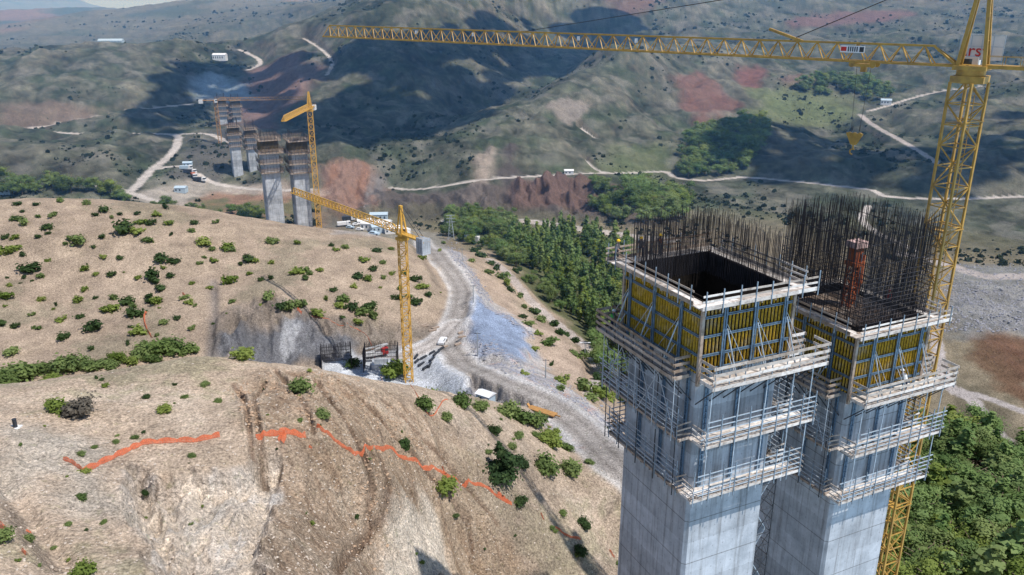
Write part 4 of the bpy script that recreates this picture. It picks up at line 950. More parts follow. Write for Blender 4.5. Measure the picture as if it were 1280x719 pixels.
P2 = pier(c2, RZ1, 'second near concrete pier, with the tall cage of dark reinforcement bars on top', -121, b2)
m = MB()
for k in range(13):
    z = (c2[2]+121)+.1+k*.46
    for off in (.27,):
        x, y = HX-off, HY-off
        for a, b in (((-x,-y),(x,-y)), ((x,-y),(x,y)), ((x,y),(-x,y)), ((-x,y),(-x,-y))): m.bar((*a, z+rk.uniform(-.05, .05)), (*b, z+rk.uniform(-.05, .05)), .05)
for z in (c2[2]+121+6.5, c2[2]+121+8.6):
    x, y = HX-.3, HY-.3
    for a, b in (((-x,-y),(x,-y)), ((x,-y),(x,y)), ((x,y),(-x,y)), ((-x,y),(-x,-y))): m.bar((*a, z), (*b, z+.1), .05)
m.put('rebar_hoops', RBR, P2)
m = MB()
for y in (-3, 0, 3): m.bar((-4, y, c2[2]+121-.35), (4, y, c2[2]+121-.35), .2)
for i in range(20): m.bar((-3.8+i*.4, -4.3, c2[2]+121-.2), (-3.8+i*.4, 4.3, c2[2]+121-.2), .32, .05)
m.put('inner_floor', WOODB, P2)
climbing_formwork(c1, RZ1, 'yellow beamed climbing formwork with four plank decks around the nearest pier')
climbing_formwork(c2, RZ1, 'yellow beamed climbing formwork around the second near pier under the rebar cage')
# stair tower in the gap between the two near piers
st = empty('stair_tower', (c1[0]+(6.4*math.cos(RZ1)+2.8*math.sin(RZ1)), c1[1]+(6.4*math.sin(RZ1)-2.8*math.cos(RZ1)), -121), RZ1, label='dark lattice stair tower standing against the nearest pier in the gap', cat='stair tower')
for lv in range(29):
    z = lv*2.9
    for sx_ in (-1.1, 1.1):
        for sy_ in (-1.2, 1.2):
            m = MB(); m.bar((sx_, sy_, z), (sx_, sy_, z+2.9), .09); m.put('upright', DRK, st)
    m = MB()
    for zz in (0, 1.45):
        for a, b in (((-1.1,-1.2),(1.1,-1.2)), ((1.1,-1.2),(1.1,1.2)), ((1.1,1.2),(-1.1,1.2)), ((-1.1,1.2),(-1.1,-1.2))): m.bar((*a, z+zz), (*b, z+zz), .06)
    m.bar((-1.1, -1.2, z), (1.1, -1.2, z+2.9), .05); m.bar((1.1, -1.2, z), (1.1, 1.2, z+2.9), .05)
    m.put('bracing', DRK, st)
    m = MB(); s_ = 1 if lv % 2 else -1; m.bar((-.9*s_, -.3, z+.1), (.9*s_, -.3, z+2.9), .7, .08); m.put('stair_flight', STL, st)
# ------------------------------------------------------------------ tower cranes
CY = simple('crane_yellow_paint', (.42, .245, .05), .5, .35, var=.22, scale=1.2, grime=(.22, .13, .05))
CY2 = simple('crane_amber_paint', (.58, .33, .06), .5, .3, var=.2, scale=1.0)
CO = simple('crane_orange_paint', (.40, .21, .07), .6, .3, var=.2, scale=1.0)
WHT = simple('white_sheet_metal', (.72, .72, .72), .5, .3, var=.1, scale=1.0)
RED = simple('red_paint', (.55, .035, .03), .5, .3, var=.15)
ORG = simple('orange_machine_paint', (.42, .11, .035), .5, .3, var=.25, scale=2)
GLS = simple('cab_glass', (.05, .07, .09), .1, .6, var=.1)
ROPE = simple('steel_rope', (.06, .06, .065), .6, .3)
def lattice(m, H, w, panel, ch, dg, z0=0.0):
    h = w/2; n = max(1, int(round(H/panel))); p = H/n; cs = [(-h,-h),(h,-h),(h,h),(-h,h)]
    for x, y in cs: m.bar((x, y, z0), (x, y, z0+H), ch)
    for i in range(n):
        z = z0+i*p
        for k in range(4):
            a, b = cs[k], cs[(k+1) % 4]; m.bar((*a, z+p), (*b, z+p), dg)
            if (i+k) % 2: a, b = b, a
            m.bar((*a, z), (*b, z+p), dg)
def truss(L, panel, wid, hgt, ch, dg, root_slope=0.0):
    """triangular lattice jib along +x"""
    m = MB(); n = int(round(L/panel)); p = L/n; y = wid/2; x0 = 2.6 if root_slope else 0
    for s in (-y, y): m.bar((0, s, 0), (L, s, 0), ch)
    m.bar((x0, 0, hgt), (L-.5*p, 0, hgt), ch*1.1)
    if root_slope: m.bar((0, -y, .1), (x0, 0, hgt), ch); m.bar((0, y, .1), (x0, 0, hgt), ch)
    for i in range(n):
        xa, xb, xm = i*p, (i+1)*p, (i+.5)*p
        m.bar((xa, -y, 0), (xa, y, 0), dg)
        a, b = (-y, y) if i % 2 else (y, -y); m.bar((xa, a, 0), (xb, b, 0), dg)
        if xm > x0:
            for s in (-y, y): m.bar((xm, 0, hgt), (xa, s, 0), dg); m.bar((xm, 0, hgt), (xb, s, 0), dg)
    m.bar((L, -y, 0), (L, y, 0), ch); return m
def crane(base, top_z, jib_rz, mast_rz, label, mat, w=2.4, jibL=60, cj=14, apex=10, panel=2.4, ch=.2, dg=.1, jh=1.9, ties=(.33, .7), trolley=.2, hook=None, weight='boxes', group='tower cranes of the viaduct site', mpanel=None):
    t = empty('tower_crane', base, 0, label=label, cat='tower crane', group=group); H = top_z-base[2]
    m = MB(); lattice(m, H-1.6, w, mpanel or w*1.0, ch, dg); o = m.put('mast', mat, t); o.rotation_euler = (0, 0, mast_rz)
    m = MB(); k = w*.62; m.box(-k, k, -k, k, H-1.6, H-.9); m.tube((0, 0, H-.9), (0, 0, H-.3), w*.55, w*.55, 16); m.box(-k, k, -k*.9, k*.9, H-.3, H+.15)
    o = m.put('slewing_ring', mat, t); o.rotation_euler = (0, 0, jib_rz)
    def sub(mb, nm, mt, par=t): o = mb.put(nm, mt, par); o.rotation_euler = (0, 0, jib_rz); return o
    m = truss(jibL, panel, 1.5*jh/1.9, jh, ch*.85, dg*.9, True); m.v = [(x+w*.55, y, z+H+.05) for x, y, z in m.v]; jb = sub(m, 'jib', mat)
    m = MB()
    for s in (-.75, .75): m.bar((-w*.5, s, H+.1), (-cj, s, H+.1), .22, .34); m.bar((-w*.5, s, H+1.15), (-cj, s, H+1.15), .05)
    for i in range(int(cj/1.6)): m.bar((-w*.5-i*1.6, -.75, H+.1), (-w*.5-i*1.6, .75, H+.1), .12); [m.bar((-w*.5-i*1.6, s, H+.2), (-w*.5-i*1.6, s, H+1.15), .05) for s in (-.75, .75)]
    m.box(-cj, -w*.5, -.7, .7, H+.26, H+.3); sub(m, 'counter_jib', mat)
    if apex:
        m = MB()
        for s in (-.8, .8):
            m.bar((w*.5, s, H), (.25, s*.2, H+apex), ch*1.4); m.bar((-w*.5, s, H), (-.1, s*.2, H+apex), ch*1.5)
        for f in (.25, .5, .75):
            x, s = w*.5*(1-f)+.25*f, .8*(1-f)+.16*f; m.bar((x, -s, H+apex*f), (x, s, H+apex*f), dg); m.bar((-x, -s, H+apex*f), (-x, s, H+apex*f), dg)
        m.box(-.4, .5, -.35, .35, H+apex-.2, H+apex+.35); sub(m, 'tower_head', mat)
        for f in ties: m = MB(); m.bar((.3, 0, H+apex), (f*jibL, 0, H+jh+.1), .09); sub(m, 'tie_bar', DRK)
        m = MB(); m.bar((-.2, .5, H+apex), (-cj+1, .5, H+.3), .09); m.bar((-.2, -.5, H+apex), (-cj+1, -.5, H+.3), .09); sub(m, 'tie_bar', DRK)
    m = MB(); 
    if weight == 'boxes': [m.box(-cj+i*.75, -cj+i*.75+.65, -1.0, 1.0, H-2.0, H+.6) for i in range(4)]
    else: [m.box(-cj+i*.9, -cj+i*.9+.8, -1.2, 1.2, H-3.0, H+1.0) for i in range(3)]
    sub(m, 'counterweight', WHT if weight == 'boxes' else CONC)
    m = MB(); m.box(-.2, 1.7, -w*.5-1.5, -w*.5-.2, H-1.2, H+.9); cb = sub(m, 'cab', WHT)
    m = MB(); m.box(.4, 1.73, -w*.5-1.53, -w*.5-.17, H-.2, H+.7); sub(m, 'cab_window', GLS)
    if hook:
        X = trolley*jibL+w*.5; m = MB(); m.box(X-.9, X+.9, -1.0, 1.0, H-.5, H-.2)
        for dx in (-1.15, 1.15):
            for s in (-.8, .8): m.tube((X+dx, s-.1, H-.25), (X+dx, s+.1, H-.25), .34, .34, 10)
        m.box(X-.3, X+.3, -.3, .3, H-1.1, H-.5); m.bar((X-1.3, -.8, H-.25), (X+1.3, -.8, H-.25), .14); m.bar((X-1.3, .8, H-.25), (X+1.3, .8, H-.25), .14); tr = sub(m, 'trolley', mat)
        m = MB()
        for dx in (-.8, .8): m.bar((X+dx, 0, H-.5), (X+dx*.55, 0, H-hook+.9), .035)
        sub(m, 'hoist_rope', ROPE)
        m = MB(); hz_ = H-hook
        m.quad([(X-.95, -.14, hz_+.85), (X+.95, -.14, hz_+.85), (X+.35, -.14, hz_-.35), (X-.35, -.14, hz_-.35)]); m.quad([(X-.95, .14, hz_+.85), (X+.95, .14, hz_+.85), (X+.35, .14, hz_-.35), (X-.35, .14, hz_-.35)])
        m.bar((X-.92, 0, hz_+.85), (X+.92, 0, hz_+.85), .32, .14); m.bar((X-.3, 0, hz_-.35), (X+.3, 0, hz_-.35), .3, .14)
        for dx in (-.6, 0, .6): m.tube((X+dx, -.2, hz_+.75), (X+dx, .2, hz_+.75), .28, .28, 12)
        m.bar((X, 0, hz_-.35), (X, 0, hz_-1.0), .16)
        for k in range(7):
            a0, a1 = -1.6+k*.55, -1.6+(k+1)*.55; m.bar((X+.32*math.cos(a0), 0, hz_-1.25+.32*math.sin(a0)), (X+.32*math.cos(a1), 0, hz_-1.25+.32*math.sin(a1)), .12)
        sub(m, 'hook_block', mat)
        m = MB(); m.bar((X-.5, 0, hz_+1.2), (X-.5, 0, hz_+1.9), .12); m.bar((X+.3, 0, hz_+1.2), (X+.3, 0, hz_+1.7), .1); sub(m, 'rope_guard', ROPE)
    return t, H
def text_mesh(s, size, ext=.02):
    cu = bpy.data.curves.new('lettering', 'FONT'); cu.body = s; cu.size = size; cu.extrude = ext; o = bpy.data.objects.new('tmp_text', cu); C.objects.link(o)
    bpy.context.view_layer.update(); me = bpy.data.meshes.new_from_object(o.evaluated_get(bpy.context.evaluated_depsgraph_get())); bpy.data.objects.remove(o); return me
JR = math.atan2(68, -82.5)
k1, H1 = crane((48.7, 90.0, -121), -7.1, JR, RZ1, 'big yellow tower crane behind the near piers, its jib across the top of the view', CY, w=2.6, jibL=106, cj=22, apex=10.8, panel=2.36, ch=.24, dg=.115, jh=1.95, ties=(.19, .574), trolley=.092, hook=9.0, mpanel=2.25)
m = MB()
for s in (-.25, .25): m.bar((.9, s, 1), (.9, s, 111), .06)
for i in range(300): m.bar((.9, -.25, 1+i*.37), (.9, .25, 1+i*.37), .035)
o = m.put('ladder', CY, k1); o.rotation_euler = (0, 0, RZ1)
for i in range(9):
    m = MB(); z_ = 108-i*12.0; m.box(-1.15, .2, -1.15, 1.15, z_, z_+.06); m.bar((-1.45, -1.45, z_+.3), (1.45, -1.45, z_+.3), .1); m.bar((1.45, -1.45, z_+.3), (1.45, 1.45, z_+.3), .1); o = m.put('rest_platform', CY, k1); o.rotation_euler = (0, 0, RZ1)
# sign panel on the crane head, sign on the jib
def local_part(parent, H, me, nm, mt, x, y, z, rx=math.pi/2, rz=0.0):
    o = add(nm, me, parent); me.materials.clear(); me.materials.append(mt)
    o.matrix_local = Matrix.Rotation(JR, 4, 'Z') @ Matrix.Translation((x, y, H+z)) @ Matrix.Rotation(rz, 4, 'Z') @ Matrix.Rotation(rx, 4, 'X'); return o
m = MB(); m.box(-2.0, 2.2, -.05, .05, 0, 2.6); sg = local_part(k1, H1, m.mesh('sign_board', WHT), 'sign_board', WHT, -.3, -1.95, .6, 0)
m = MB(); [m.bar((-2.0+i*1.05, -.03, 0), (-2.0+i*1.05, -.03, 2.6), .07) for i in range(5)]; m.bar((-2, -.03, 2.55), (2.2, -.03, 2.55), .1); m.bar((-2, -.03, 1.4), (2.2, -.03, 1.4), .06); local_part(k1, H1, m.mesh('sign_frame', STL), 'sign_frame', STL, -.3, -1.85, .6, 0)
local_part(k1, H1, text_mesh('arsv', 1.75, .03), 'lettering', RED, 1.8, -1.84, 1.0, math.pi/2, math.pi)
m = MB(); m.box(0, 2.7, -.03, .03, 0, .75); local_part(k1, H1, m.mesh('jib_sign', WHT), 'jib_sign', WHT, 11.0, .82, 1.0, 0)
m = MB()
for i in range(5): m.box(.75+i*.24, .88+i*.24, .035, .06, .12, .66)
m.box(.08, .55, .035, .06, .1, .65); local_part(k1, H1, m.mesh('sign_bars', DRK), 'sign_bars', DRK, 11.0, .82, 1.0, 0)
m = MB(); m.box(2.0, 2.62, .035, .06, .15, .62); local_part(k1, H1, m.mesh('sign_patch', RED), 'sign_patch', RED, 11.0, .82, 1.0, 0)
m = MB(); m.bar((0, 0, 0), (4.2, 0, 1.3), .4, .3); local_part(k1, H1, m.mesh('tie_mount', CY), 'tie_mount', CY, 18.5, 0, 2.0, 0)  # mount where a tie bar meets the jib
m = MB(); m.box(-9, -5.4, -1.0, 1.0, .35, 2.7); local_part(k1, H1, m.mesh('winch_house', WHT), 'winch_house', WHT, -.5, 0, 0, 0)
for f in (.79, .67, .48, .39): m = MB(); m.tube((0, 0, .2), (0, 0, .75), .22, .2, 8); local_part(k1, H1, m.mesh('work_lamp', WHT), 'work_lamp', WHT, 106*f, 0, .9, 0)
def ang(u, v, Y, z=None): return atY(u, v, Y)
b = atY(511, 478, 197); crane((b[0], b[1], b[2]-.5), -55.6, math.atan2(43, -36.7), R(20), 'yellow tower crane rising from the excavation between the two hills', CY2, w=2.0, jibL=58, cj=10.5, apex=6.8, panel=1.9, ch=.22, dg=.13, jh=1.7, ties=(), weight='conc', mpanel=2.0)
b = atY(399, 284, 431); crane((b[0], b[1], b[2]-3), -54.6, math.atan2(-44, -1.0), R(15), 'amber tower crane beside the far pair of piers, jib pointing at the viewer', CY2, w=2.6, jibL=46, cj=10, apex=8, panel=2.6, ch=.36, dg=.2, jh=2.4, ties=(), mpanel=3.2)
b = atY(286, 226, 620); crane((b[0]-3, b[1], b[2]-4), -73, math.atan2(6, 62), R(15), 'slim orange tower crane behind the distant piers, its jib level to the right', CO, w=2.4, jibL=64, cj=12, apex=0, panel=3.2, ch=.3, dg=.16, jh=2.0, ties=(), mpanel=3.6)
b = atY(268, 132, 900); crane((b[0], b[1], b[2]-4), -82, math.atan2(4, -60), R(15), 'faintest and farthest orange tower crane at the end of the bridge line', CO, w=2.6, jibL=58, cj=10, apex=5, panel=4, ch=.34, dg=.2, jh=2.2, ties=(), mpanel=4)
# ------------------------------------------------------------------ far piers
def far_formwork(loc, rz, s, label):
    t = empty('climbing_formwork', loc, rz, label=label, cat='formwork', group='small formwork jackets on the distant piers'); t.scale = (s,)*3
    for z, w_, nm in ((0, 1.4, 'top'), (-7, 2.1, 'main'), (-12.8, 1.6, 'low'), (-18, 1.4, 'low')):
        m = MB(); X, Y = HX+w_, HY+w_
        for a, b_ in (((-X, -Y), (X, -HY)), ((-X, HY), (X, Y)), ((-X, -HY), (-HX, HY)), ((HX, -HY), (X, HY))): m.box(a[0], b_[0], a[1], b_[1], z-.5, z)
        for k in (.3, .9, 1.5, 2.1):
            for a, b_ in (((-X, -Y), (X, -Y)), ((X, -Y), (X, Y)), ((X, Y), (-X, Y)), ((-X, Y), (-X, -Y))): m.bar((*a, z+k), (*b_, z+k), .07, .22)
        pl = m.put('work_platform', WOODB, t); m = MB()
        for i in range(8):
            for y in (-Y, Y): m.bar((-X+2*X*i/7, y, z-.4), (-X+2*X*i/7, y, z+3.4), .16)
            for x in (-X, X): m.bar((x, -Y+2*Y*i/7, z-.4), (x, -Y+2*Y*i/7, z+2), .12)
        m.put('post', DRK, pl)
    m = MB(); m.box(-HX, HX, -HY, HY, -6.8, -.3); m.put('form_panel', PLY, t)
    m = MB()
    for i in range(13):
        x = -HX+.4+(2*HX-.8)*i/12; m.box(x-.07, x+.07, -HY-.2, -HY-.02, -6.5, -.3)
        y = -HY+.4+(2*HY-.8)*i/12; m.box(-HX-.2, -HX-.02, y-.13, y+.13, -6.5, -.3)
    m.put('timber_beam', simple('dull_yellow_timber', (.20, .14, .05), .8), t); return t
for u, v, Y, vt, s, nb, lab in ((345, 283, 431, 173, .93, 5.0, 'left pier of the larger far pair, beside the amber crane'), (380, 285, 436, 174, .93, 5.0, 'right pier of the larger far pair, beside the amber crane'),
      (299, 231, 566, 158, .72, 6.0, 'left pier of the slim second far pair'), (319, 231, 572, 161, .72, 6.0, 'right pier of the slim second far pair'),
      (284, 196, 700, 124, .74, 5.0, 'left pier of the hazy farthest pair'), (301, 196, 706, 125, .74, 5.0, 'right pier of the hazy farthest pair')):
    x, y, z = atY(u, v, Y); zt = -slope(vt)*Y
    if Y > 560: x += 0
    P = pier((x, y, zt), RZ1, 'concrete shaft, '+lab, z-3, [((-3.9*s, -5*s), (3.9*s, -5*s), 22, -2, nb), ((-3.9*s, -5*s), (-3.9*s, 5*s), 20, -2, nb), ((3.9*s, 5*s), (-3.9*s, 5*s), 20, -2, nb), ((3.9*s, -5*s), (3.9*s, 5*s), 18, -2, nb)], s*.99)
    far_formwork((x, y, zt), RZ1, s, 'plank formwork decks on the '+lab.replace('hazy ', ''))
# ------------------------------------------------------------------ placing boom, people, site things
pb = empty('placing_boom', (c2[0], c2[1], c2[2]-.2), RZ1, label='orange concrete placing boom standing inside the rebar cage', cat='concrete boom')
m = MB(); lattice(m, 5.2, 1.3, 1.3, .17, .1); m.put('mast', ORG, pb)
m = MB(); m.box(-1.0, 1.0, -1.0, 1.0, 5.2, 5.7); m.box(-.7, .8, -.7, .7, 5.7, 7.4); m.put('turret', ORG, pb)
m = MB(); m.box(-1.2, 1.1, -1.0, .9, 7.4, 8.1); m.put('power_pack', simple('faded_pink_cover', (.62, .42, .38), .7), pb)
m = MB(); m.bar((.9, 0, 7.0), (1.3, 0, 1.6), .42, .5); m.bar((1.35, 0, 1.7), (1.75, 0, 6.2), .34, .4); m.bar((1.8, 0, 6.1), (2.1, .2, 2.6), .26, .3); m.put('folded_boom', ORG, pb)
m = MB(); m.tube((.4, -.9, .2), (.4, -.9, 6.8), .09, .09, 8); m.put('delivery_pipe', STL, pb); pb.scale = (.7, .7, .9)
SKIN = simple('skin', (.42, .25, .17), .6, .3, var=.1)
CLOTH = {k: simple(k+'_cloth', c, .85, .1, var=.15, scale=5) for k, c in dict(red=(.60, .05, .03), green=(.10, .45, .10), yellow=(.75, .50, .03), navy=(.03, .04, .08), grey=(.16, .16, .17), white=(.7, .7, .7), orange=(.75, .18, .03)).items()}
def person(x, y, z, rz, vest, helmet, label, bend=.15, arm=.6, trousers='navy'):
    t = empty('person', (x, y, z), rz, label=label, cat='person')
    J = dict(pel=(0,0,.93), sp=(.04*bend*5,0,1.18), ch=(.10*bend*5,0,1.40), nk=(.12*bend*5,0,1.52), hd=(.14*bend*5,0,1.64), ht=(.14*bend*5,0,1.76))
    V = [J[k] for k in ('pel','sp','ch','nk','hd','ht')]; Rr = [.15,.145,.165,.06,.105,.085]; Ed = [(0,1),(1,2),(2,3),(3,4),(4,5)]
    def chain(par, pts, rs_):
        for p, r in zip(pts, rs_): V.append(p); Rr.append(r); Ed.append((par, len(V)-1)); par = len(V)-1
        return par
    cx_ = .10*bend*5
    for s in (-1, 1):
        chain(0, [(0, s*.10, .85), (.10*s, s*.11, .48), (.06*s-.04, s*.12, .10), (.06*s+.12, s*.13, .04)], [.11, .075, .05, .04])
        w_ = chain(2, [(cx_, s*.21, 1.40), (cx_+.05, s*.27, 1.13), (cx_+.25*arm+.05, s*.22, .98+.12*arm)], [.065, .05, .036])
        chain(w_, [(V[w_][0]+.07, s*.21, V[w_][2]-.02)], [.034]); pw = len(V)-1
        for f in range(4): chain(pw, [(V[pw][0]+.05, s*(.18+.02*f), V[pw][2]-.02), (V[pw][0]+.085-.006*abs(f-1), s*(.18+.02*f), V[pw][2]-.045)], [.009, .008])
        chain(pw, [(V[pw][0]+.02, s*.16, V[pw][2]+.01)], [.010])
    me = bpy.data.meshes.new('body'); me.from_pydata(V, Ed, []); o = bpy.data.objects.new('body_tmp', me); C.objects.link(o)
    md = o.modifiers.new('s', 'SKIN'); sv = me.skin_vertices[0].data
    for i, r in enumerate(Rr): sv[i].radius = (r, r)
    sv[0].use_root = True; o.modifiers.new('u', 'SUBSURF').levels = 1; bpy.context.view_layer.update()
    b = bpy.data.meshes.new_from_object(o.evaluated_get(bpy.context.evaluated_depsgraph_get())); bpy.data.objects.remove(o)
    b.materials.clear(); [b.materials.append(q) for q in (SKIN, CLOTH[trousers], CLOTH['grey'])]
    for p in b.polygons:
        c = p.center; p.use_smooth = True
        p.material_index = 1 if c.z < .95 and abs(c.x) < .24 and abs(c.y) < .26 and not (abs(c.y) > .17 and c.z > .9) else 2 if (c.z < 1.49 and abs(c.y) < .30 and c.x < cx_+.22*arm+.02) else 0
    add('body', b, t)
    m = MB(); n = 10      # vest
    for z0, z1, r0, r1 in ((.95, 1.2, (.19, .20), (.18, .20)), (1.2, 1.44, (.18, .20), (.19, .23))):
        for i in range(n):
            a, a2 = 6.283*i/n, 6.283*(i+1)/n; o0 = .04*bend*5*(z0-.95)/.25*.9; o1 = .04*bend*5*(z1-.95)/.25*.9
            m.quad([(r0[0]*math.cos(a)+o0, r0[1]*math.sin(a), z0), (r0[0]*math.cos(a2)+o0, r0[1]*math.sin(a2), z0), (r1[0]*math.cos(a2)+o1, r1[1]*math.sin(a2), z1), (r1[0]*math.cos(a)+o1, r1[1]*math.sin(a), z1)])
    m.put('vest', CLOTH[vest], t, smooth=True)
    bm = bmesh.new(); bmesh.ops.create_uvsphere(bm, u_segments=12, v_segments=8, radius=.15, matrix=Matrix.Translation((.14*bend*5, 0, 1.70)))
    bmesh.ops.delete(bm, geom=[v for v in bm.verts if v.co.z < 1.69], context='VERTS'); bmesh.ops.create_circle(bm, cap_ends=True, segments=12, radius=.18, matrix=Matrix.Translation((.14*bend*5+.02, 0, 1.70)))
    me = bpy.data.meshes.new('helmet'); bm.to_mesh(me); bm.free(); me.materials.append(CLOTH[helmet]); add('helmet', me, t)
    # nose, eyes and mouth are small raised shapes on the face
    m = MB(); hx = .14*bend*5+.10; m.bar((hx, 0, 1.655), (hx+.03, 0, 1.63), .025); m.put('nose', SKIN, t)
    m = MB(); [m.box(hx-.012, hx+.004, s*.035-.012, s*.035+.012, 1.662, 1.676) for s in (-1, 1)]; m.put('eyes', DRK, t)
    t.scale = (1.18,)*3; return t
def tl(c, lx, ly): return c[0]+lx*math.cos(RZ1)-ly*math.sin(RZ1), c[1]+lx*math.sin(RZ1)+ly*math.cos(RZ1)
p = tl(c2, 3.2, -2.2); person(*p, c2[2]-.1, R(200), 'red', 'red', 'worker in a red vest inside the rebar cage of the second pier')
p = tl(c2, -HX-.75, 2.6); person(*p, c2[2]+.02, R(300), 'red', 'orange', 'worker in red on the left plank walkway of the second pier')
p = tl(c1, -HX-.6, 6.9); person(*p, c1[2]+.02, R(-30), 'grey', 'yellow', 'worker with yellow helmet at the far left corner of the open formwork')
p = tl(c1, -2.6, 6.9); person(*p, c1[2]+.02, R(250), 'grey', 'yellow', 'worker with yellow helmet bending over the back walkway of the open formwork', .45)
p = tl(c1, -.5, 6.7); person(*p, c1[2]+.02, R(220), 'orange', 'yellow', 'worker in orange vest beside the rebars on the back walkway')
p = tl(c1, -HX-.9, 6.7); person(*p, c1[2]-7.0, R(0), 'green', 'white', 'worker in a green vest on the wide deck left of the formwork')
p = tl(c2, 1.6, -HY-1.1); person(*p, c2[2]-7.0, R(120), 'white', 'white', 'worker in white kneeling on the lit front deck of the second pier', .6)
# orange safety netting
def net_mat():
    t = NT('orange_netting'); co = t.coord(); n = t.noise(co, 1.3, 4, .7); c = t.mix((.62, .10, .035), (.85, .26, .12), n); t.base(c); t.rough(.7, .2)
    tp = t.n('ShaderNodeBsdfTransparent'); ms = t.n('ShaderNodeMixShader'); n2 = t.noise(co, 9, 4, .75); t.l(t.ramp(n2, [(.40, .85), (.55, .12)]), ms.inputs[0])
    t.l(t.b.outputs[0], ms.inputs[2]); t.l(tp.outputs[0], ms.inputs[1]); inv = t.n('ShaderNodeMath', operation='SUBTRACT'); inv.inputs[0].default_value = 1.0
    t.l(t.ramp(n2, [(.36, .70), (.62, .12)]), inv.inputs[1]); t.l(inv.outputs[0], ms.inputs[0]); t.l(ms.outputs[0], t.out.inputs[0]); return t.m
NET = net_mat()
def netting(pts, w, label, y0=30, y1=180, h=.5):
    L = smooth_line(wp(pts, y0, y1), 10); n = len(L); zs = GZ(L[:,0], L[:,1]); d = np.gradient(L, axis=0); d /= np.linalg.norm(d, axis=1, keepdims=True)+1e-9; nr = np.c_[-d[:,1], d[:,0]]
    m = MB(); rows = []; sag = .55+.45*np.abs(np.sin(np.arange(n)*.45))
    for k, f in enumerate((-.16, -.06, .05, .4)):
        x = L[:,0]+nr[:,0]*f*w*.6*(1+.15*rs.normal(size=n)); y = L[:,1]+nr[:,1]*f*w*.6*(1+.15*rs.normal(size=n)); zz = GZ(x, y)+.04+(0, .34, .62, .05)[k]*h*2.0*w*sag
        rows.append(list(zip(x, y, zz)))
    for i in range(n-1):
        for k in range(3): m.quad([rows[k][i], rows[k][i+1], rows[k+1][i+1], rows[k+1][i]])
    prop(m.put('safety_netting', NET), label, 'netting')
netting([(80,577),(92,582),(103,590)], .9, 'short scrap of orange netting at the left end beside the olive tuft')
netting([(104,591),(130,577),(160,564),(180,557),(215,553),(248,550),(275,546)], 1.1, 'long orange safety netting lying across the left of the near plateau')
netting([(320,548),(340,547),(362,546),(382,544)], 1.3, 'orange netting across the two wheel ruts')
netting([(348,554),(356,548),(352,558)], 1.0, 'bunched orange netting between the wheel ruts'); netting([(386,557),(390,560)], .6, 'tiny scrap of orange netting right of the wheel ruts')
netting([(396,537),(412,546),(432,559),(452,565),(484,562),(500,573),(522,583),(548,592),(580,604),(606,610),(622,622),(640,632)], .9, 'longest orange netting running down the slope over the curved ruts')
netting([(553,586),(556,596)], .8, 'upright bunch of orange netting above the yellow green bush'); netting([(622,618),(630,624),(636,630)], 1.0, 'bunched lower end of the longest orange netting')
netting([(676,641),(680,650)], .8, 'scrap of orange netting below the conifer'); netting([(694,658),(708,668),(726,674)], .7, 'orange netting scrap low on the right slope'); netting([(762,688),(768,698)], .8, 'orange scrap beside the foot of the concrete pier')
netting([(0,655),(6,668),(2,682)], 1.2, 'orange netting hanging in the bush at the left edge'); netting([(28,690),(34,696)], .7, 'small orange scrap in the lower left gully'); netting([(30,652),(36,653)], .5, 'tiny orange scrap on the left slope')
netting([(183,392),(180,400),(183,412),(190,425)], 1.3, 'orange netting among the shrubs on the middle hill', 180, 320); netting([(228,368),(232,372)], 1.4, 'orange scrap high on the middle hill', 180, 320); netting([(372,396),(378,398)], 1.6, 'orange scrap above the rock cut', 180, 320)
netting([(178,442),(182,448)], 1.4, 'orange scrap at the foot of the middle hill', 150, 320)
netting([(395,455),(430,461),(470,475),(520,492),(560,500)], .5, 'faint red netting along the crest of the near hill', 60, 170, .3)
# black post with white foot
x, y = at_ground(20, 536, 30, 150); z = GZ([x], [y])[0]; t = empty('marker_post', (x, y, z), 0, label='short black post on a white slab at the left of the near plateau', cat='post')
m = MB(); m.tube((0, 0, 0), (0, 0, 1.0), .22, .22, 12); m.tube((0, 0, 1.0), (0, 0, 1.06), .25, .25, 12); m.put('post', DRK, t); m = MB(); m.box(-.8, .5, -.5, .5, -.1, .06); m.put('slab', WHT, t)
# loose rocks on the near hill
ROCK = simple('pale_rock', (.48, .41, .34), .9, .1, var=.3, scale=2, bump=.05)
ROCKB = simple('grey_rock', (.27, .27, .30), .9, .1, var=.35, scale=2, bump=.05)
def rocks(name, pts, size, mat, y0, y1, label, up=.25):
    X, Y_ = zip(*[at_ground(u, v, y0, y1) for u, v in pts]); zs = GZ(X, Y_); V = []; Fc = []
    bm = bmesh.new(); bmesh.ops.create_icosphere(bm, subdivisions=1, radius=1); bv = np.array([v.co[:] for v in bm.verts]); bf = np.array([[v.index for v in f.verts] for f in bm.faces]); bm.free()
    for x, y, z in zip(X, Y_, zs):
        s = size*(.35+rs.rand()**3*1.6); q = bv*(1+.25*rs.normal(size=(len(bv), 1)))*s*np.array([1+.4*rs.rand(), 1, .6]); a = rs.rand()*6.28; ca, sa = math.cos(a), math.sin(a)
        q = np.c_[q[:,0]*ca-q[:,1]*sa, q[:,0]*sa+q[:,1]*ca, q[:,2]]+np.array([x, y, z+s*up*.5]); Fc.append(bf+len(V)*len(bv)); V.append(q)
    prop(add(name, np_mesh(name, np.vstack(V), np.vstack(Fc), mat, False)), label, 'rocks', kind='stuff')
pts = []
while len(pts) < 5200:
    u = rs.rand()*760; v = 450+rs.rand()*269
    if v < 449+.00028*(u-250)**2+4: continue
    q = rs.rand()
    if (300 < u < 620 and q < .9) or q < .22 or v > 560 and q < .5: pts.append((u, v))
rocks('loose_stones', pts, .085, ROCK, 30, 160, 'pale stones scattered over the near hill')
pts = []
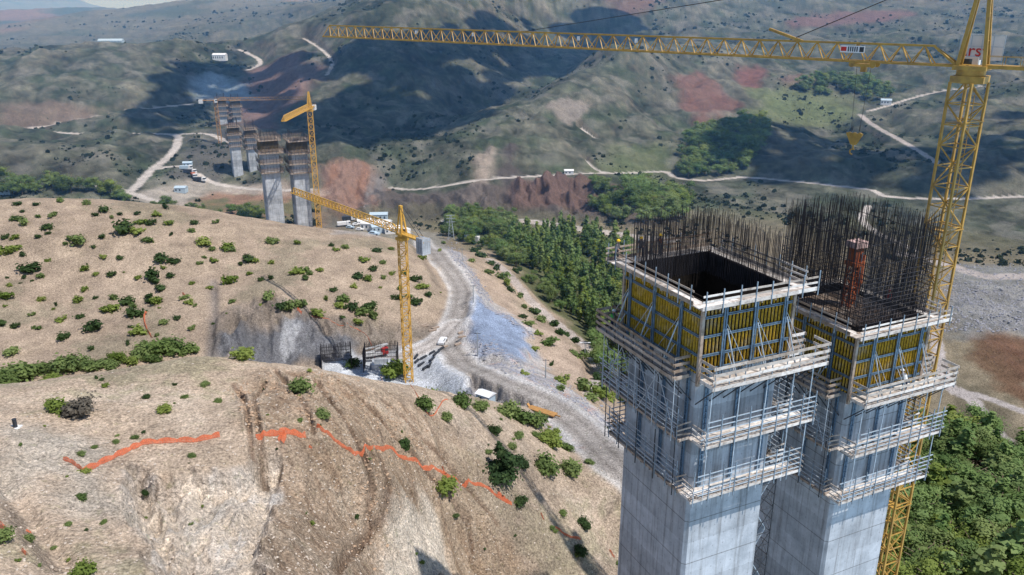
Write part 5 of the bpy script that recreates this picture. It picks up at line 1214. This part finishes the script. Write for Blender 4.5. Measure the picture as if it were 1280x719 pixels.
for L_, w_ in (([(330,478),(372,500),(400,540)], 6), ([(400,470),(470,520),(560,610)], 10), ([(300,478),(318,530)], 6), ([(450,530),(485,600),(440,700)], 14)):
    for k in range(260):
        i = rs.rand()*(len(L_)-1); a = np.array(L_[int(i)]); b = np.array(L_[min(int(i)+1, len(L_)-1)]); q = a+(b-a)*(i % 1)+rs.normal(size=2)*w_; pts.append((q[0], max(q[1], 470)))
rocks('rut_rubble', pts, .13, simple('brown_rubble', (.40, .28, .19), .9, .1, var=.3), 30, 160, 'brown rubble heaped along the vehicle ruts')
pts = []
for k in range(900):
    t_ = rs.rand(); u = 560+t_*48+rs.normal()*5; v = 303+t_*80+rs.normal()*3; pts.append((u, v))
for k in range(500): t_ = rs.rand(); pts.append((592+t_*90+rs.normal()*6, 432+t_*52+rs.normal()*5))
for k in range(500): t_ = rs.rand(); pts.append((690+t_*110+rs.normal()*8, 482+t_*90+rs.normal()*6))
for k in range(400): t_ = rs.rand(); pts.append((600+t_*66+rs.normal()*2, 385+t_*38+rs.normal()*2))
pts = [p for p in pts if (lambda q: float(dist_line(np.array([q[0]]), np.array([q[1]]), RL['haul'])[0]) > 4.6)(at_ground(p[0], p[1], 120, 400))]
rocks('spoil_boulders', pts, .26, ROCKB, 120, 400, 'grey broken rock dumped beside the haul road')
pts = [(1180+rs.rand()*100, 330+rs.rand()*85) for k in range(1500)]+[(1175+rs.rand()*110, 355+rs.rand()*60) for k in range(700)]
rocks('quarry_rubble', pts, .3, ROCKB, 200, 460, 'grey rubble bank beside the river at the right')
# ---- excavation: foundation with upright rebar walls, formwork boxes, pump, stacks
def gz(x, y): return GZ([x], [y])[0]
def cage(u, v, w_, d_, h_, rz, label, slab=True):
    x, y = at_ground(u, v, 150, 260); z = gz(x, y); t = empty('pier_foundation', (x, y, z), rz, label=label, cat='foundation')
    m = MB(); m.box(-w_/2-1, w_/2+1, -d_/2-1, d_/2+1, -2, .7)
    if slab: m.put('footing', CONC, t); m = MB(); m.box(-w_*.28, w_*.28, -d_*.3, -d_*.22, .72, 2.2); m.box(-w_*.28, w_*.28, d_*.22, d_*.3, .72, 2.2); m.box(-w_*.28, -w_*.21, -d_*.22, d_*.22, .72, 2.2); m.box(w_*.21, w_*.28, -d_*.22, d_*.22, .72, 2.2); m.put('starter_wall', CONC, t)
    m = MB()
    for i in range(46):
        f = i/45; 
        for a, b in (((-w_/2, d_/2), (w_/2, d_/2)), ((-w_/2, -d_/2), (-w_/2, d_/2)), ((w_/2, -d_/2), (w_/2, d_/2))):
            xx, yy = a[0]+(b[0]-a[0])*f, a[1]+(b[1]-a[1])*f; m.bar((xx, yy, .7), (xx+rk.uniform(-.1, .1), yy+rk.uniform(-.1, .1), h_+rk.uniform(-.5, .5)), .09)
    for k in range(5):
        z_ = 1+k*h_/6
        for a, b in (((-w_/2, d_/2), (w_/2, d_/2)), ((-w_/2, -d_/2), (-w_/2, d_/2)), ((w_/2, -d_/2), (w_/2, d_/2))): m.bar((*a, z_), (*b, z_), .1)
    prop(m.put('rebar_mass', RBR, t), kind='stuff')
cage(477, 462, 9.0, 7, 6.5, R(5), 'square concrete foundation with rebar walls left of the yellow crane foot')
cage(421, 455, 8, 5, 6.0, R(12), 'dark rebar cage against the rock face at the left end of the excavation', False)
x, y = at_ground(468, 444, 150, 260); z = gz(x, y); t = empty('concrete_pump', (x, y, z), R(28), label='red and white concrete pump truck with sloping boom behind the foundation', cat='pump truck')
m = MB(); m.box(-4, 3, -1.2, 1.2, .9, 1.5); m.box(-3.6, 0, -1, 1, 1.5, 2.3); m.put('chassis', WHT, t); m = MB(); m.box(3, 5.2, -1.2, 1.2, .7, 3.2); m.put('cab', RED, t)
m = MB(); m.box(4.1, 5.23, -1.22, 1.22, 2.0, 2.9); m.put('windscreen', GLS, t)
m = MB(); m.bar((-1, 0, 2.4), (5.5, 0, 4.2), .6, .5); m.bar((5.4, .5, 4.2), (-4, .5, 3.6), .45, .4); m.put('boom', WHT, t); t.scale = (.75,)*3
for wx in (-3, -1.6, 3.8):
    for s in (-1, 1): m = MB(); m.tube((wx, s*1.0, .5), (wx, s*1.3, .5), .52, .52, 14); m.put('wheel', DRK, t)
def stack(name, u, v, rz, lab, n=4, L=5.0, w=.35, y0=150, y1=260, mat=None, grp=None):
    x, y = at_ground(u, v, y0, y1); m = MB()
    for i in range(n):
        for j in range(2): m.bar((-L/2+rk.uniform(-.3, .3), i*w*1.4, w*.6+j*w), (L/2+rk.uniform(-.3, .3), i*w*1.4, w*.6+j*w), w)
    o = m.put(name, mat or DRK, None, (x, y, gz(x, y))); o.rotation_euler = (0, 0, rz); prop(o, lab, 'material stack', grp)
for u, v in ((522,452),(527,459),(533,464),(538,462),(541,455),(530,447),(521,446),(545,447),(549,440),(552,433),(541,439)): stack('beam_stack', u, v, R(70+rk.uniform(-15, 15)), 'dark stacked steel beams on the grey yard right of the yellow crane', 2, 2.6, .24, grp='steel beam stacks in the yard')
for u, v in ((545,408),(541,412),(532,405),(556,430),(578,425),(577,418),(573,430),(530,404)): stack('timber_stack', u, v, R(30+rk.uniform(-15, 15)), 'pale timber stacked along the edge of the haul road', 3, 2.2, .2, mat=WOODB, grp='timber stacks beside the haul road')
def car(u, v, rz, lab, col, y0, y1, kind='car', grp=None, sc=1.0):
    x, y = at_ground(u, v, y0, y1); t = empty(kind, (x, y, gz(x, y)), rz, label=lab, cat=kind.replace('_', ' '), group=grp); t.scale = (sc,)*3
    if kind == 'truck':
        m = MB(); m.box(-3.6, 1.4, -1.2, 1.2, 1.0, 2.7); m.put('load_bed', col, t); m = MB(); m.box(1.6, 3.6, -1.15, 1.15, .7, 2.8); m.put('cab', WHT, t); m = MB(); m.box(2.6, 3.63, -1.17, 1.17, 1.8, 2.55); m.put('window', GLS, t); wx = (-2.8, -1.4, 2.6); r = .5
    else:
        m = MB(); m.box(-2.2, 2.2, -.9, .9, .35, .95); n0 = len(m.v); m.v += [(-1.9, -.82, .95), (1.0, -.82, .95), (.4, -.7, 1.5), (-1.6, -.7, 1.5), (-1.9, .82, .95), (1.0, .82, .95), (.4, .7, 1.5), (-1.6, .7, 1.5)]
        for q in ((0,1,2,3),(7,6,5,4),(3,2,6,7),(1,5,6,2),(4,0,3,7)): m.f.append(tuple(n0+i for i in q)); m.mi.append(0)
        m.put('body', col, t); m = MB(); m.box(-1.5, .35, -.84, .84, 1.05, 1.38); m.put('window', GLS, t); wx = (-1.4, 1.4); r = .34
    for a in wx:
        for s in (-1, 1): m = MB(); m.tube((a, s*.75, r), (a, s*.98, r), r, r, 12); m.put('wheel', DRK, t)
car(553, 427, R(80), 'white van body on the inner side of the haul road bend', WHT, 150, 260)
# yellow grader
x, y = at_ground(655, 497, 120, 220); t = empty('grader', (x, y, gz(x, y)), R(-32), label='yellow road grader working at the edge of the haul road', cat='grader')
m = MB(); m.box(-3.2, -.6, -.9, .9, 1.0, 2.2); m.bar((-.8, 0, 1.7), (4.2, 0, 1.9), .5, .4); m.bar((4.2, 0, 1.9), (4.4, 0, .8), .4); m.put('chassis', CY, t)
m = MB(); m.box(-.7, .7, -.75, .75, 1.6, 3.3); m.put('cab', CY, t); m = MB(); m.box(-.73, .73, -.78, .78, 2.2, 3.0); m.put('window', GLS, t); m = MB(); m.bar((1.2, -1.9, .5), (2.2, 1.9, .5), .2, .7); m.put('blade', DRK, t)
for a in (-2.6, -1.2, 4.3):
    for s in (-1, 1): m = MB(); m.tube((a, s*.95, .65), (a, s*1.3, .65), .65, .65, 14); m.put('wheel', DRK, t)
t.scale = (.8,)*3
x, y = at_ground(680, 507, 120, 220); t = empty('trailer', (x, y, gz(x, y)), R(-34), label='long low yellow trailer behind the grader beside the haul road', cat='trailer')
m = MB(); m.box(-5, 4, -1.2, 1.2, .8, 1.1); m.bar((4, 0, 1), (5.6, 0, .9), .3); m.bar((-5, 0, 1.1), (-5.8, 0, 1.9), .9, .2); m.put('bed', CO, t); t.scale = (.75,)*3
for a in (-4, -2.8, 3):
    for s in (-1, 1): m = MB(); m.tube((a, s*.85, .42), (a, s*1.2, .42), .42, .42, 12); m.put('wheel', DRK, t)
def cabin(u, v, w_, d_, h_, rz, lab, y0, y1, col=None, roof=None, grp=None, cat='cabin', name='site_cabin'):
    x, y = at_ground(u, v, y0, y1); t = empty(name, (x, y, gz(x, y)), rz, label=lab, cat=cat, group=grp); col = col or WHT
    m = MB(); m.box(-w_/2, w_/2, -d_/2, d_/2, -.3, h_); m.put('walls', col, t)
    m = MB(); n0 = 0; e_ = .25; m.v = [(-w_/2-e_, -d_/2-e_, h_), (w_/2+e_, -d_/2-e_, h_), (w_/2+e_, d_/2+e_, h_), (-w_/2-e_, d_/2+e_, h_), (-w_/2-e_, 0, h_+.22*d_), (w_/2+e_, 0, h_+.22*d_)]
    m.f = [(0,1,5,4), (2,3,4,5), (0,4,3), (1,2,5), (3,2,1,0)]; m.mi = [0]*5; m.put('roof', roof or WHT, t)
    m = MB()
    for i in range(max(1, int(w_/2.4))): m.box(-w_/2+.6+i*2.4, -w_/2+1.6+i*2.4, -d_/2-.03, -d_/2+.05, h_*.4, h_*.75)
    m.put('window', GLS, t)
BLUW = simple('pale_blue_sheet', (.42, .52, .60), .5, .3, var=.15)
cabin(607, 484, 3.8, 2.6, 2.3, R(-35), 'pale blue and white site hut on the bank below the haul road', 120, 220, BLUW, WHT)
cabin(227, 241, 7, 5, 3.2, R(0), 'pale blue shed standing alone beside the far site road', 420, 620, BLUW, BLUW, cat='shed', name='shed')
for i, (u, v, w_, d_, h_, c_, lab) in enumerate([(463,287,9,6,4,WHT,'white gabled hut at the left of the site yard on the ridge'),(472,290,7,5,3.5,BLUW,'pale blue hut in the middle of the site yard'),(481,287,7,6,4.5,WHT,'taller white hut behind the yard trucks'),(492,291,10,5,3,WHT,'long white hut in front of the yellow crane'),(474,276,10,5,4,BLUW,'blue roofed store behind the site yard huts'),(456,281,8,5,3,WHT,'small white store left of the yard')]):
    cabin(u, v, w_, d_, h_, R(rk.uniform(-25, 25)), lab, 290, 470, c_, c_)
for i, (u, v) in enumerate([(430,284),(438,286),(445,283),(436,279),(450,288),(468,295)]): car(u, v, R(rk.uniform(-40, 40)), 'small parked vehicle among the huts of the ridge yard', (WHT, BLUW, WHT, DRK)[i % 4], 290, 470, 'truck' if i % 3 == 0 else 'car', 'vehicles parked in the ridge yard', 1.0)
for i, (u, v) in enumerate([(233,213),(238,218),(243,223),(250,228)]): car(u, v, R(rk.uniform(-60, 60)), 'distant site truck beside the far piers', (BLUW, DRK, ORG, DRK)[i % 4], 430, 700, 'truck', 'site trucks by the far piers', 1.15)
# round tank on the ridge
x, y = at_ground(588, 302, 300, 470); t = empty('tank_truck', (x, y, gz(x, y)), R(-20), label='white and blue tank vehicle standing at the edge of the wood', cat='tank truck')
m = MB(); m.tube((-3, 0, 2.3), (3, 0, 2.3), 1.6, 1.6, 16); m.put('tank', BLUW, t, smooth=False); m = MB(); m.box(3.2, 5, -1.3, 1.3, .6, 3.2); m.box(-3.2, 5, -1, 1, .6, .9); m.put('cab', WHT, t)
for a in (-2.4, -1.1, 4.1):
    for s in (-1, 1): m = MB(); m.tube((a, s*.9, .5), (a, s*1.25, .5), .5, .5, 12); m.put('wheel', DRK, t)
cabin(235, 208, 6, 4, 3, R(10), 'pale tank like store near the bend of the far road', 430, 700, BLUW, BLUW, name='store')
cabin(275, 72, 14, 8, 6, R(0), 'white block of the bridge abutment high on the far hillside', 700, 1400, WHT, WHT, cat='abutment', name='bridge_abutment')
cabin(711, 218, 6, 4, 2.6, R(0), 'small white house beside the hillside road', 450, 900, WHT, WHT, cat='house', name='house')
cabin(1107, 131, 9, 6, 4, R(-20), 'white farmhouse above the terraced green field', 560, 1200, WHT, BLUW, cat='house', name='farmhouse')
cabin(5, 246, 10, 6, 4, R(10), 'pale shed at the left edge beyond the middle hill', 320, 700, BLUW, BLUW, cat='shed', name='shed')
cabin(140, 59, 40, 14, 5, R(5), 'long pale greenhouse on the hills at upper left', 900, 2500, BLUW, BLUW, cat='greenhouse', name='greenhouse')
# poles and pylons
def pole(u, vb, hpx, lab, lamp=False, y0=150, y1=420):
    x, y = at_ground(u, vb, y0, y1); z = gz(x, y); h = hpx*(y*CP-z*SP)/F/.93; t = empty('utility_pole', (x, y, z), 0, label=lab, cat='pole')
    m = MB(); m.tube((0, 0, -.3), (0, 0, h), .16, .10, 8); m.put('shaft', simple('pole_grey', (.30, .32, .33), .7), t); m = MB()
    if lamp: m.bar((-1.4, 0, h), (1.4, 0, h), .12); m.box(-1.7, -.9, -.2, .2, h-.1, h+.05); m.box(.9, 1.7, -.2, .2, h-.1, h+.05); m.put('lamp_head', WHT, t)
    else: m.bar((-.9, 0, h-.4), (.9, 0, h-.4), .12); m.put('crossarm', DRK, t)
pole(597, 446, 30, 'thin pole standing in the dark rubble at the foot of the blue grey fan'); pole(592, 390, 22, 'thin pole at the top of the blue grey gravel fan'); pole(682, 475, 26, 'thin pole beside the haul road right of the gravel fan')
pole(731, 446, 22, 'lamp post with two heads beside the lower track', True); pole(578, 333, 18, 'thin pole beside the upper haul road'); pole(383-0, 284, 60, 'tall dark pole left of the larger far piers', False, 380, 520)
def pylon(u, vb, hpx, lab, y0, y1):
    x, y = at_ground(u, vb, y0, y1); z = gz(x, y); h = hpx*(y*CP-z*SP)/F/.93; m = MB(); n = 8
    for i in range(n):
        a = 1.6*(1-i/n*.8); b = 1.6*(1-(i+1)/n*.8); z0, z1 = h*i/n, h*(i+1)/n
        for k in range(4):
            c0 = ((-1,-1),(1,-1),(1,1),(-1,1))[k]; c1_ = ((-1,-1),(1,-1),(1,1),(-1,1))[(k+1) % 4]
            m.bar((c0[0]*a, c0[1]*a, z0), (c0[0]*b, c0[1]*b, z1), .12); m.bar((c0[0]*a, c0[1]*a, z0), (c1_[0]*b, c1_[1]*b, z1), .07)
    t = empty('pylon', (x, y, z), R(10), label=lab, cat='pylon'); m.put('lattice_body', STL, t); m = MB()
    for f in (.72, .86, .98): m.bar((-2.4, 0, h*f), (2.4, 0, h*f), .2)
    m.put('crossarm', STL, t)
pylon(564, 300, 30, 'grey lattice pylon in front of the valley wood near the tank vehicle', 290, 460)
# low barrier of stone along the lower track
# ------------------------------------------------------------------ clouds above the frame; their shadows lie on the far hills
CLM = simple('cloud_white', (.85, .87, .9), 1.0, 0.0, var=.03, scale=.01)
def cloud(pts, y0, y1, zc, seed, label, soft=1.0):
    """a lumpy cumulus whose sun shadow falls on the given patch of hillside"""
    P = wp(pts, y0, y1); c = P.mean(0); zg = float(base_h(*[np.array([q]) for q in c])[0]); k = (zc-zg)/sd.z; off = np.array([sd.x*k, sd.y*k]); Q = P+off
    r2 = np.random.RandomState(seed); lo = Q.min(0); hi = Q.max(0); bm = bmesh.new(); n = 0
    size = math.sqrt(max((hi-lo)[0]*(hi-lo)[1], 100))
    while n < 150:
        p = lo+(hi-lo)*r2.rand(2)
        if not in_poly(np.array([p[0]]), np.array([p[1]]), Q)[0]: continue
        s = size*(.022+.06*r2.rand()**1.5); p = p+r2.normal(size=2)*size*.035; bmesh.ops.create_icosphere(bm, subdivisions=2, radius=1, matrix=Matrix.Translation((p[0], p[1], zc+s*.4*r2.rand())) @ Matrix.Diagonal((s, s, s*.5, 1))); n += 1
    for v in bm.verts: v.co.z = max(v.co.z, zc-size*.01)
    me = bpy.data.meshes.new('cloud'); bm.to_mesh(me); bm.free(); me.materials.append(CLM); me.polygons.foreach_set('use_smooth', [True]*len(me.polygons))
    prop(add('cloud', me), kind='structure')
cloud([(430,195),(480,215),(540,180),(620,136),(690,100),(750,66),(790,45),(780,20),(700,10),(560,30),(520,45),(420,75),(340,75),(330,100),(370,150)], 450, 1500, 700, 1, '')
cloud([(205,75),(280,75),(320,95),(290,125),(225,160),(200,200),(170,150)], 430, 1100, 700, 2, '')
cloud([(940,160),(1050,160),(1130,200),(1280,150),(1280,240),(1100,235),(950,225),(870,190)], 450, 900, 700, 3, '')
